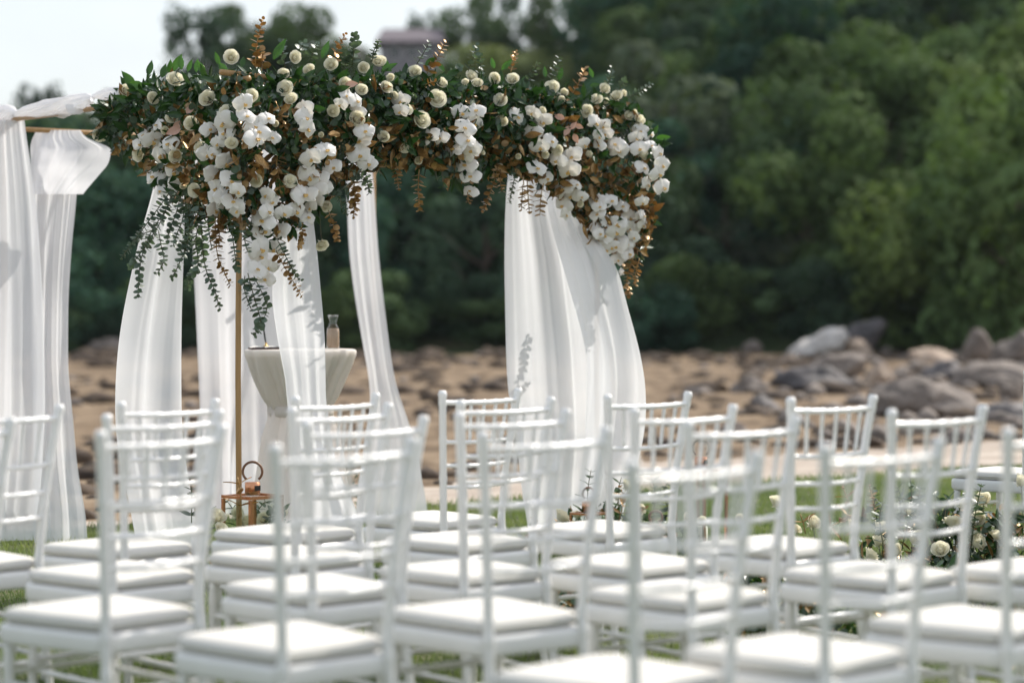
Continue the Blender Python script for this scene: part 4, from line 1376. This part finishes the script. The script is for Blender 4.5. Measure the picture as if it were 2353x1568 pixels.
# the sprig behind the diagonal drape
hang(z5, [(700, 820), (680, 950), (660, 1080), (630, 1200), (600, 1300)], 'disc', .020, -0.5)
# upright tips along the top
hang(z1, [(1340, 470), (1350, 300), (1375, 180), (1400, 70)], 'disc_copper', .026, .05)
hang(z1, [(1390, 500), (1395, 420), (1400, 330)], 'disc_copper', .034, .08)
hang(z1, [(1580, 480), (1560, 360), (1555, 240)], 'disc', .024, .05)
hang(z1, [(1680, 420), (1700, 340), (1730, 270)], 'disc', .026, .05)
hang(z1, [(1760, 430), (1810, 340), (1840, 265)], 'disc', .028, .05)
hang(z1, [(1960, 450), (2000, 330), (2060, 200)], 'disc_copper', .022, .05)
hang(z1, [(2110, 470), (2130, 330), (2130, 200)], 'disc', .026, .05)
hang(z1, [(2060, 520), (2060, 430), (2080, 370)], 'disc', .030, .05)
hang(z1, [(2260, 430), (2310, 330), (2320, 250)], 'disc', .020, .05)
hang(z2, [(10, 260), (15, 160), (20, 70)], 'disc', .020, .05)
hang(z2, [(140, 260), (150, 190), (190, 115)], 'disc', .018, .05)
hang(z2, [(430, 290), (480, 210), (525, 125)], 'disc', .024, .05)
hang(z2, [(500, 350), (570, 240), (640, 115)], 'disc_copper', .026, .05)
hang(z2, [(460, 440), (520, 400), (570, 390)], 'disc_copper', .024, .12)
hang(z2, [(780, 330), (820, 230), (840, 150)], 'disc', .024, .05)
hang(z2, [(850, 360), (870, 280), (860, 210)], 'disc', .020, .05)
hang(z2, [(1070, 330), (1090, 250), (1105, 185)], 'disc_copper', .018, .05)
hang(z2, [(1180, 400), (1220, 330), (1250, 270)], 'disc', .020, .05)
hang(z2, [(1330, 400), (1370, 310), (1395, 220)], 'disc', .024, .05)
hang(z2, [(1470, 490), (1530, 390), (1575, 295)], 'disc_copper', .026, .05)
hang(z2, [(1710, 430), (1735, 360), (1750, 285)], 'disc', .020, .05)
hang(z2, [(1790, 470), (1810, 420), (1840, 370)], 'disc', .020, .05)
hang(z2, [(1850, 500), (1930, 460), (2010, 405)], 'disc', .020, .05)
hang(z2, [(660, 340), (710, 310), (730, 290)], 'disc', .020, .05)
# hanging rose buds on long stems and closed orchid buds
for (zf, a, b) in ((z3, (2140, 860), (2155, 1080)),):
    p0, p1 = zf(*a), zf(*b)
    dd = d_beam(p0[0]) - .1
    MB().tube([P(*p0, dd) - GORG, P(*p1, dd) - GORG], .0015, 5).build('stem', M['stem'], gar)
    link('rose', ROSES[1], gar, frame_of(P(p1[0], p1[1] + 3, dd) - GORG, (0.4, -.7, -.6), 0, .033))
for (zf, x, y) in ((z3, 2010, 955), (z5, 1258, 360), (z1, 1455, 1130)):
    u, v = zf(x, y)
    MB().lathe([(0.001, -.016), (.007, -.010), (.009, 0), (.006, .009), (.001, .014)], 8).build('bud', M['euca'], gar).location = P(u, v, d_beam(min(u, 1440)) - .2) - GORG

# ------------------------------------------------------------------ cocktail table and what stands on it
TC = P(690, 803, 12.3); TC.z = 0
TH = CAM_H - (803 - V0) / F * 12.3
tbl = empty('cocktail_table', TC)
tag(tbl, 'tall round cocktail table hidden under a tied white cloth', 'table')
MB().lathe([(0.265, TH - 0.03), (0.27, TH - 0.025), (0.27, TH - 0.006)], 40).build('tabletop', M['paper'], tbl)
MB().lathe([(0.03, 0.02), (0.03, TH - 0.032)], 14).build('leg', M['black'], tbl)
MB().lathe([(0.23, -0.01), (0.23, 0.01), (0.05, 0.022)], 28).build('foot', M['black'], tbl)
ty = CAM_H - (943 - V0) / F * 12.3
prof = [(0.01, TH + .002), (0.15, TH + .003), (0.275, TH + .002), (0.284, TH - .003), (0.286, TH - .012), (0.283, TH - .03)]
for (v, hw) in ((818, 127), (838, 120), (855, 112), (872, 104), (890, 96), (911, 86), (922, 79), (930, 74), (938, 70)):
    prof.append((hw * 12.3 / F, CAM_H - (v - V0) / F * 12.3))
nf = 17


def cmod(th, z, r):
    a = 0.0 if z > TH - .008 else min(1, 0.12 + (TH - .008 - z) / .16)
    q = 0.5 + 0.5 * a
    return 1 + a * (0.030 * math.sin(nf * th + 2 * math.sin(3 * th)) + 0.11 * q * noise.noise(Vector((math.cos(th) * 5, math.sin(th) * 5, z * 0.8))) + 0.05 * noise.noise(Vector((math.cos(th) * 13, math.sin(th) * 13, z * 0.6))) - 0.10 * (1 - abs(math.sin(11 * th + 3 * noise.noise(Vector((th * 2, 0, 2)))))) ** 3 - 0.06 * (1 - abs(math.sin(23 * th + 4 * noise.noise(Vector((th * 3, 0, 7)))))) ** 3)


cl = MB().lathe(prof, 150, mod=cmod)
cl.lathe([(0.155, ty + 0.012), (0.165, ty - 0.05), (0.19, 0.55), (0.225, 0.30), (0.262, 0.08), (0.275, 0.0)], 150,
         mod=lambda th, z, r: 1 + 0.03 * math.sin(nf * th + 2 * math.sin(3 * th) + z) + 0.13 * noise.noise(Vector((math.cos(th) * 5, math.sin(th) * 5, z * 1.1))) + 0.05 * noise.noise(Vector((math.cos(th) * 13, math.sin(th) * 13, z))))
cl = cl.build('tablecloth', M['cloth'])
cl.location = TC
tag(cl, 'white tablecloth gathered and tied at the waist of the tall round table', 'tablecloth')
MB().lathe([(0.152, ty - .028), (0.166, ty - .024), (0.168, ty), (0.166, ty + .024), (0.152, ty + .028)], 60,
           mod=lambda th, z, r: 1 + .015 * math.sin(19 * th + 40 * z)).build('sash', M['cloth'], cl)

bc = P(765, 797, 12.24); bc.z = TH + .004
bot = empty('glass_bottle', bc)
tag(bot, 'small clear glass carafe filled with pink sand on the cocktail table', 'bottle')
gp = [(0.020, 0.0), (0.033, 0.002), (0.0345, 0.02), (0.034, 0.085), (0.031, 0.105), (0.021, 0.122), (0.0185, 0.134), (0.021, 0.150), (0.028, 0.172), (0.027, 0.173), (0.0195, 0.150), (0.017, 0.134), (0.0195, 0.123), (0.029, 0.106), (0.0322, 0.085), (0.0325, 0.02), (0.030, 0.006)]
MB().lathe(gp, 28).build('glass', M['glass'], bot)
MB().lathe([(0.028, 0.007), (0.0318, 0.02), (0.0315, 0.085), (0.0285, 0.104), (0.027, 0.105)], 24).build('sand', M['sand'], bot)
MB().lathe([(0.014, 0.126), (0.0165, 0.134), (0.016, 0.142), (0.012, 0.146)], 16).build('stopper', M['glass'], bot)

bk = P(608, 803, 12.26); bk.z = TH + .004
book = empty('guest_book', bk, 0.25)
tag(book, 'dark open guest book lying flat on the cocktail table', 'book')
MB().box((0, 0, .004), (.155, .11, .008)).build('cover', M['book'], book, False)
MB().grid(lambda a, b: ((a - .5) * .145, (b - .5) * .10, .0085 + .006 * abs(math.sin(PI * a * 2)) ** .6), 16, 2).build('pages', M['paper'], book)
ph = P(611, 800, 12.2); ph.z = TH + .019
pen = empty('pen_stand', ph)
tag(pen, 'black quill style pen standing in a small gold holder on the book', 'pen')
MB().lathe([(.014, 0), (.014, .004), (.006, .007), (.005, .018), (.0065, .020)], 16).build('holder', M['gold'], pen)
MB().tube([(.0, 0, .012), (-.004, 0, .035), (-.010, 0, .075), (-.014, 0, .098)], [.0015, .0045, .0042, .0025], 10).build('pen_body', M['black'], pen)


# ------------------------------------------------------------------ lanterns
def lantern(u, vtop, d, w, h, label, rz=PI / 4 + 0.04, ring=0.042):
    c = P(u, vtop, d)
    z0 = lawn_z(c.x, d)
    t = empty('lantern', (c.x, d, z0), rz)
    tag(t, label, 'lantern', 'copper lanterns on the lawn')
    e = 0.013 * w / .19
    for (sx, sy) in ((1, 1), (1, -1), (-1, 1), (-1, -1)):
        MB().box((sx * (w - e) / 2, sy * (w - e) / 2, h / 2), (e, e, h - 2 * e - .004)).build('post', M['coppermetal'], t, False)
    for zz in (e / 2, h - e / 2):
        fr = MB()
        for s in (1, -1):
            fr.box((0, s * (w - e) / 2, zz), (w, e, e))
            fr.box((s * (w - e) / 2, 0, zz), (e * .99, w - 2 * e - .001, e * .99))
        fr.build('frame', M['coppermetal'], t, False)
    MB().box((0, 0, .008), (w - 2 * e - .002, w - 2 * e - .002, .008)).build('base', M['coppermetal'], t, False)
    MB().box((0, 0, h - e * .5), (w - 2 * e - .004, w - 2 * e - .004, .003)).build('lid', M['glass'], t, False)
    for k in range(4):
        a = k * PI / 2
        MB().box((math.cos(a) * (w / 2 - e / 2), math.sin(a) * (w / 2 - e / 2), h / 2), (.002, w - 2 * e - .002, h - 2 * e - .002) if k % 2 == 0 else (w - 2 * e - .002, .002, h - 2 * e - .002)).build('pane', M['glass'], t, False)
    MB().lathe([(.030, 0), (.033, .002), (.033, .052), (.030, .055), (.004, .056)], 24, c=(0, 0, h)).build('cap', M['coppermetal'], t)
    MB().box((0, -.0335, h + .030), (.030, .004, .022), 0).build('vent', M['black'], t, False)
    q = -rz
    rp = [Vector((math.cos(a) * ring * math.cos(q), math.cos(a) * ring * math.sin(q), h + .064 + ring * 0.85 + math.sin(a) * ring)) for a in [(-0.9 + i * (PI + 1.8) / 20) for i in range(21)]]
    MB().tube(rp, .0055, 8).build('handle', M['darkcopper'], t)
    MB().lathe([(.032, .013), (.034, .016), (.034, h * .30), (.028, h * .305), (.003, h * .295)], 20).build('candle', M['wax'], t)
    return t


lantern(580, 1140, 10.42, .19, .40, 'copper framed glass lantern with ring handle beside the golden pole')
lantern(1610, 1072, 11.9, .19, .41, 'tall copper lantern on the lawn past the garland end')
lantern(1352, 1150, 11.6, .13, .22, 'small copper lantern among leaves at the drape foot', ring=.03)
lantern(1506, 1198, 11.3, .11, .13, 'smallest copper lantern between the flowers by the aisle', ring=.03)


# ------------------------------------------------------------------ flowers on the ground
def arrangement(label, centre, spread, axis, roses, nleaf, sprigs, height, seed, cat='flowers'):
    """low bank of greenery with roses; roses are given as picture column, row, distance, size"""
    r = random.Random(seed)
    c = Vector(centre)
    t = empty('flower_arrangement', c)
    tag(t, label, cat, 'flower arrangements along the aisle and canopy')
    ax = Vector(axis).normalized(); px = Vector((-ax.y, ax.x, 0))
    for (u, v, d, s) in roses:
        p = P(u, v, d)
        link('rose', r.choice(ROSES), t, frame_of(p - c, (r.uniform(-.5, .9), -0.8 + r.uniform(-.3, .9), r.uniform(.2, 1.0)), r.uniform(0, 6), .0375 * s))
        q = Vector((p.x, p.y, c.z))
        MB().tube([q - c, q.lerp(p, .6) - c + Vector((.01, 0, 0)), p - c - Vector((0, 0, .012))], .002, 4).build('stem', M['stem'], t)
    by = {}
    for i in range(nleaf):
        a, b = r.gauss(0, .42), r.gauss(0, .42)
        a = max(-1, min(1, a)); b = max(-1, min(1, b))
        p = ax * a * spread[0] + px * b * spread[1]
        hh = height * max(.15, 1 - abs(b) * .7) * r.random() ** .7
        kind = r.choices(('ruscus', 'disc', 'disc_copper', 'ruscus_copper'), (5, 4, 1.4, 1.2))[0]
        sz = r.uniform(.05, .085) if 'ruscus' in kind else r.uniform(.026, .042)
        p.z = hh
        by.setdefault(kind, []).append((p, Vector((r.uniform(-1, 1), r.uniform(-1, .5), r.uniform(-.2, 1))), r.uniform(0, 6), sz))
    for kind, lst in by.items():
        lst.sort(key=lambda q: -q[0].z)
        for q in lst[:14]: link('leaf', LEAF[kind], t, frame_of(*q))
        me = LEAF[kind]
        bv = np.array([p.co[:] for p in me.vertices]); bf = np.array([p.vertices[:] for p in me.polygons])
        rest = lst[14:]
        if not rest: continue
        VV = []; FF = []
        for j, q in enumerate(rest):
            m = np.array(frame_of(*q)); VV.append(bv @ m[:3, :3].T + m[:3, 3]); FF.append(bf + j * len(bv))
        o = link('foliage', np_mesh('foliage', np.concatenate(VV), np.concatenate(FF), me.materials[0], True), t)
        o['kind'] = 'stuff'
    for (pts, kind, sz) in sprigs:
        sprig(t, [P(*q) for q in pts], kind, sz, c, r=r)
    return t


AX = (0.707, -0.707, 0)
arrangement('white roses and leaves at the foot of the golden pole beside the lantern', (Nn.x + .02, 10.52, 0), (.42, .26), (1, .3, 0),
            [(496, 1186, 10.3, 1.2), (508, 1215, 10.25, .9), (545, 1178, 10.62, .8), (606, 1192, 10.6, .9), (634, 1168, 10.6, .7), (648, 1180, 10.6, .8), (562, 1200, 10.65, .9), (520, 1250, 10.1, 1.0)], 90,
            [([(620, 1230, 10.6), (622, 1180, 10.55), (640, 1145, 10.5)], 'disc', .03), ([(655, 1230, 10.6), (650, 1180, 10.55), (628, 1150, 10.5)], 'ruscus', .05),
             ([(545, 1230, 10.7), (540, 1180, 10.7), (522, 1150, 10.7)], 'ruscus', .05), ([(600, 1230, 10.7), (590, 1180, 10.7), (610, 1150, 10.7)], 'disc', .03),
             ([(440, 1200, 10.6), (440, 1130, 10.6), (436, 1090, 10.6)], 'disc', .035), ([(475, 1290, 10.3), (468, 1180, 10.3), (440, 1140, 10.3)], 'ruscus', .05),
             ([(548, 1190, 10.3), (553, 1140, 10.3), (546, 1095, 10.3)], 'ruscus_copper', .06)], .12, 31)
arrangement('small flower posy at the foot of the rear pole', (Bc.x + .05, Bc.y - .35, -.0), (.2, .16), (1, 0, 0),
            [(838, 1120, 13.9, .9), (848, 1148, 13.9, .9), (860, 1135, 13.95, .8)], 80, [([(830, 1150, 13.9), (828, 1110, 13.9), (815, 1085, 13.9)], 'disc', .03)], .2, 32)
arrangement('leafy rose bank at the foot of the pole under the garland end', (Rc.x + .08, 11.85, 0), (.45, .28), AX,
            [(1442, 1115, 11.8, 1.1), (1290, 1186, 11.7, 1.3), (1325, 1182, 11.8, .9), (1418, 1140, 11.9, .9), (1580, 1190, 11.6, .8), (1612, 1195, 11.5, .7), (1470, 1170, 11.8, .9)], 330,
            [([(1352, 1200, 11.7), (1350, 1130, 11.7), (1358, 1078, 11.7)], 'ruscus', .045), ([(1425, 1190, 11.8), (1420, 1130, 11.8), (1428, 1095, 11.8)], 'ruscus', .07),
             ([(1500, 1200, 11.7), (1505, 1130, 11.7), (1495, 1095, 11.7)], 'ruscus', .05), ([(1545, 1200, 11.7), (1525, 1130, 11.7), (1540, 1100, 11.7)], 'disc', .035),
             ([(1420, 1200, 11.75), (1432, 1150, 11.7), (1426, 1120, 11.7)], 'ruscus_copper', .06), ([(1335, 1210, 11.6), (1342, 1190, 11.6), (1352, 1165, 11.6)], 'ruscus', .07)], .24, 33)
arrangement('scattered ivory roses and blush leaves along the far aisle edge', (1.42, 11.25, 0), (.45, .2), AX,
            [(1783, 1152, 11.2, 1.25), (1868, 1200, 11.1, 1.2), (1700, 1190, 11.4, .7), (1830, 1215, 11.1, .7), (1958, 1205, 11, .9)], 110,
            [([(1880, 1220, 11.1), (1950, 1180, 11.1), (1935, 1115, 11.1)], 'ruscus_copper', .06), ([(1850, 1225, 11.1), (1845, 1200, 11.1), (1838, 1180, 11.1)], 'ruscus_copper', .06),
             ([(2020, 1220, 11), (2010, 1170, 11), (2004, 1115, 11)], 'disc', .028)], .13, 34)
arrangement('dense bank of white roses and dark leaves before the lone far chair', (2.02, 10.72, 0), (.62, .3), AX,
            [(2022, 1208, 10.7, 1.2), (2018, 1243, 10.6, 1.1), (2090, 1180, 10.7, .9), (2190, 1200, 10.6, 1.35), (2215, 1160, 10.6, 1.0), (2258, 1147, 10.6, 1.25), (2248, 1190, 10.6, 1.1), (2246, 1245, 10.5, 1.3),
             (2345, 1105, 10.7, 1.2), (2000, 1275, 10.5, 1.1), (2110, 1235, 10.6, 1.0), (2160, 1262, 10.4, 1.1), (2060, 1265, 10.5, 1.0), (2320, 1190, 10.6, .9), (2290, 1230, 10.5, 1.0)], 950,
            [([(2100, 1250, 10.7), (2095, 1150, 10.7), (2090, 1085, 10.7)], 'ruscus', .075), ([(2050, 1240, 10.7), (2070, 1180, 10.7), (2060, 1130, 10.7)], 'disc', .035), ([(2130, 1240, 10.7), (2110, 1160, 10.7), (2115, 1120, 10.7)], 'disc', .033),
             ([(2200, 1240, 10.7), (2190, 1180, 10.7), (2170, 1135, 10.7)], 'ruscus', .075), ([(2180, 1250, 10.7), (2210, 1190, 10.7), (2215, 1135, 10.7)], 'disc', .03), ([(2160, 1250, 10.6), (2150, 1200, 10.6), (2135, 1160, 10.6)], 'ruscus', .07),
             ([(2330, 1260, 10.6), (2320, 1220, 10.6), (2330, 1195, 10.6)], 'ruscus_copper', .06), ([(2140, 1260, 10.5), (2150, 1180, 10.5), (2145, 1120, 10.5)], 'ruscus', .07), ([(2230, 1260, 10.5), (2240, 1180, 10.5), (2255, 1110, 10.5)], 'disc', .035), ([(2030, 1260, 10.5), (2020, 1190, 10.5), (2030, 1150, 10.5)], 'disc', .035), ([(2070, 1260, 10.5), (2085, 1190, 10.5), (2060, 1115, 10.5)], 'ruscus', .07), ([(2010, 1180, 10.8), (2003, 1140, 10.8), (1996, 1112, 10.8)], 'disc_copper', .02)], .36, 35)
for (i, (x, y, lab)) in enumerate(((.20, 9.36, 'low dark leaf bank beside the aisle end of the front chair row'), (1.02, 8.84, 'low dark leaf bank beside the aisle end of the second chair row'),
                                   (1.66, 8.3, 'low dark leaf bank beside the aisle end of the third chair row'), (.95, 10.2, 'low dark leaf filler halfway across the aisle nearer the canopy'),
                                   (1.86, 9.66, 'low dark leaf filler halfway across the aisle nearer the lone far chair'))):
    arrangement(lab, (x, y, lawn_z(x, y)), (.46, .26), AX, [], 420, [], .16, 40 + i)  # mid-aisle pair added to darken the gaps between the chairs


# ------------------------------------------------------------------ chairs
def post_pts(sx):
    # foot, seat joint, top of one rear post
    return [Vector((sx * .172, -.235, 0)), Vector((sx * .158, -.196, .30)), Vector((sx * .155, -.188, .44)), Vector((sx * .166, -.196, .60)), Vector((sx * .186, -.212, .78)), Vector((sx * .205, -.228, .92))]


def along(pts, z):
    for a, b in zip(pts, pts[1:]):
        if z <= b.z: return a.lerp(b, (z - a.z) / (b.z - a.z))
    return pts[-1]


def noded(zs_r):
    return zs_r


def rounded_poly(wf, wb, dep, r, n=6):
    """rounded trapezoid outline: front (+y) wider than back"""
    cs = [(wf / 2, dep / 2), (-wf / 2, dep / 2), (-wb / 2, -dep / 2), (wb / 2, -dep / 2)]
    out = []
    m = len(cs)
    for i in range(m):
        p = Vector(cs[i]); a = (Vector(cs[i - 1]) - p).normalized(); b = (Vector(cs[(i + 1) % m]) - p).normalized()
        s, e = p + a * r, p + b * r
        for k in range(n + 1):
            t = k / n
            out.append((1 - t) ** 2 * s + 2 * t * (1 - t) * p + t * t * e)
    return out


def loft(rings):
    mb = MB()
    n = len(rings[0])
    for rg in rings: mb.v.extend(rg)
    for i in range(len(rings) - 1):
        for k in range(n):
            k2 = (k + 1) % n
            mb.f.append((i * n + k, i * n + k2, (i + 1) * n + k2, (i + 1) * n + k))
    mb.f.append(tuple(reversed(range(n))))
    mb.f.append(tuple((len(rings) - 1) * n + k for k in range(n)))
    return mb


def make_chair():
    root = empty('chair', (0, 0, 0))
    W = M['chair']
    # apron
    rings = []
    for (z, o) in ((.362, -.006), (.355, .0), (.359, .004), (.368, .006), (.394, .006), (.404, .004), (.408, -.002), (.407, -.02)):
        rings.append([Vector((p.x, p.y + .005, z)) for p in rounded_poly(.395 + 2 * o, .335 + 2 * o, .385 + 2 * o, .05)])
    loft(rings[1:]).build('seat_frame', W, root)
    rings = []
    for (z, o) in ((.4085, -.030), (.4095, -.010), (.415, -.002), (.425, .004), (.435, .003), (.443, -.005), (.4475, -.020), (.451, -.055), (.453, -.10)):
        rings.append([Vector((p.x, p.y + .008 + .0 * z, z)) for p in rounded_poly(.388 + 2 * o, .325 + 2 * o, .378 + 2 * o, max(.012, .055 + o))])
    cu = loft(rings).build('cushion', M['cushion'], root)
    lp_ = [Vector((p.x, p.y + .008, .4255)) for p in rounded_poly(.388 + .009, .325 + .009, .378 + .009, .058)]
    MB().tube(lp_ + [lp_[0], lp_[1]], .0026, 6, False).build('piping', M['cushion'], cu)
    for sx in (-1, 1):
        pts = post_pts(sx)
        L, Rr = [], []
        marks = [.30, .395, .60, .74]
        for i in range(81):
            z = .92 * i / 80
            r = .0148 - .002 * (1 - min(1, z / .3)) * 1.6
            for mk in marks:
                if abs(z - mk) < .012: r += .0022
            if z > .455: r = .0135 + (.0015 if any(abs(z - q) < .01 for q in (.60, .74)) else 0)
            if z > .872: r = .0155
            if z > .884: r = .0145
            if z > .900: r = .0165
            if z > .915: r = .0120
            L.append(along(pts, z)); Rr.append(r)
        L[0].z = -.012
        mb = MB().tube(L, Rr, 12)
        mb.build('back_post', W, root)
    for sx in (-1, 1):
        L = [Vector((sx * (.176 - .002 * (1 - t)), .168 + .012 * (1 - t), -.012 + .368 * t)) for t in [i / 20 for i in range(21)]]
        Rr = [.0115 + .005 * (i / 20) + (.0022 if i in (3, 10, 17) else 0) for i in range(21)]
        MB().tube(L, Rr, 12).build('leg', W, root)
    # bowed back rails
    lp, rp = post_pts(-1), post_pts(1)

    def rail_fn(z, bow):
        a, b = along(lp, z), along(rp, z)
        return lambda t: a.lerp(b, t) + Vector((0, -bow * math.sin(PI * t), -.004 * math.sin(PI * t)))
    zr = [(.878, .020, .0090), (.735, .022, .0074), (.650, .030, .0072), (.572, .034, .0072)]
    fns = []
    for z, bow, r in zr:
        f = rail_fn(z, bow)
        fns.append(f)
        n = 36
        knots = [i / 6 for i in range(1, 6)]
        rad = [r + (.0022 if any(abs(i / n - k_) < .016 for k_ in knots) else 0) for i in range(n + 1)]
        MB().tube([f(i / n) for i in range(n + 1)], rad, 10).build('back_rail', W, root)
    for i in range(1, 6):
        t = i / 6
        a, b = fns[1](t), fns[0](t)
        MB().tube([a.lerp(b, q) for q in (0, .12, .16, .2, .5, .8, .84, .88, 1)], [.0058, .0058, .0074, .0058, .0062, .0058, .0074, .0058, .0058], 8).build('spindle', W, root)
    # stretchers
    def bar(a, b, r=.0085):
        n = 12
        MB().tube([a.lerp(b, i / n) for i in range(n + 1)], [r + (.002 if i in (3, 6, 9) else 0) for i in range(n + 1)], 8).build('stretcher', W, root)
    def fleg(sx, z): return Vector((sx * .1755, .178 - .01 * z / .37, z))
    for sx in (-1, 1):
        for z in (.15, .25):
            bar(fleg(sx, z), along(post_pts(sx), z - .01))
    for z in (.18, .28): bar(fleg(-1, z), fleg(1, z))
    for z in (.13, .225): bar(along(lp, z), along(rp, z))
    return root


TW = .41


def fit_angle(x, y, ul, ur):
    best = (9, PI / 4)
    for i in range(61):
        th = math.radians(28 + i * .55)
        cx, cy = math.cos(th) * TW / 2, math.sin(th) * TW / 2
        w = F * ((x + cx) / (y + cy) - (x - cx) / (y - cy))
        e = abs(w - (ur - ul))
        if e < best[0] or best[0] == 9: best = (e, th)
    return best[1]


CH = [  # row, place from the aisle, top of the backrest (x, y), picture columns of its two posts
    (1, 1, -.113, 8.797, 1017, 1190), (1, 2, -.600, 8.309, 681, 866), (1, 3, -1.108, 7.801, 277, 494), (1, 4, -1.55, 7.36, None, None),
    (2, 1, .478, 8.37, 1402, 1586), (2, 2, -.017, 7.986, 1058, 1266), (2, 3, -.528, 7.476, 672, 892), (2, 4, -1.006, 6.998, 245, 505), (2, 5, -1.513, 6.486, None, None),
    (3, 1, 1.008, 7.60, 1823, 2012), (3, 2, .519, 7.20, 1464, 1692), (3, 3, .007, 7.033, 1056, 1302), (3, 4, -.396, 6.630, 708, 975), (3, 5, -.885, 6.141, 233, 512),
    (4, 1, 1.69, 6.85, None, None), (4, 2, 1.19, 6.75, 2052, 2262), (4, 3, .618, 6.40, 1591, 1836), (4, 4, .083, 6.072, 1106, 1391), (4, 5, -.381, 5.608, 637, 952),
    (5, 2, 1.285, 5.70, None, None), (5, 3, .808, 5.26, 1902, 2164), (5, 4, .391, 5.05, 1467, 1750),
]
ROWN = {1: 'front row', 2: 'second row', 3: 'third row', 4: 'fourth row', 5: 'last row, nearest the camera'}
PLN = {1: 'at the aisle end of', 2: 'second from the aisle in', 3: 'third from the aisle in', 4: 'fourth from the aisle in', 5: 'fifth from the aisle in'}
proto = make_chair()
first = True
for (rw, pl, x, y, ul, ur) in CH:
    th = PI / 4 if ul is None else fit_angle(x, y, ul, ur)
    o = proto if first else copy_tree(proto)
    first = False
    q = Matrix.Rotation(th, 3, 'Z')
    org = Vector((x, y, 0)) - q @ Vector((0, -.228, 0))
    org.z = lawn_z(org.x, org.y)
    o.location = org
    o.rotation_euler = (R.uniform(-.006, .006), R.uniform(-.006, .006), th + R.uniform(-.012, .012))
    tag(o, f'white spindle back chair {PLN[pl]} the {ROWN[rw]}', 'chair', 'white wedding chairs set out in rows')
o = copy_tree(proto)
o.location = (2.32, 11.28, 0)
o.rotation_euler = (0, 0, PI / 4)
tag(o, 'lone white chair across the aisle behind the white rose bank', 'chair', 'white wedding chairs set out in rows')
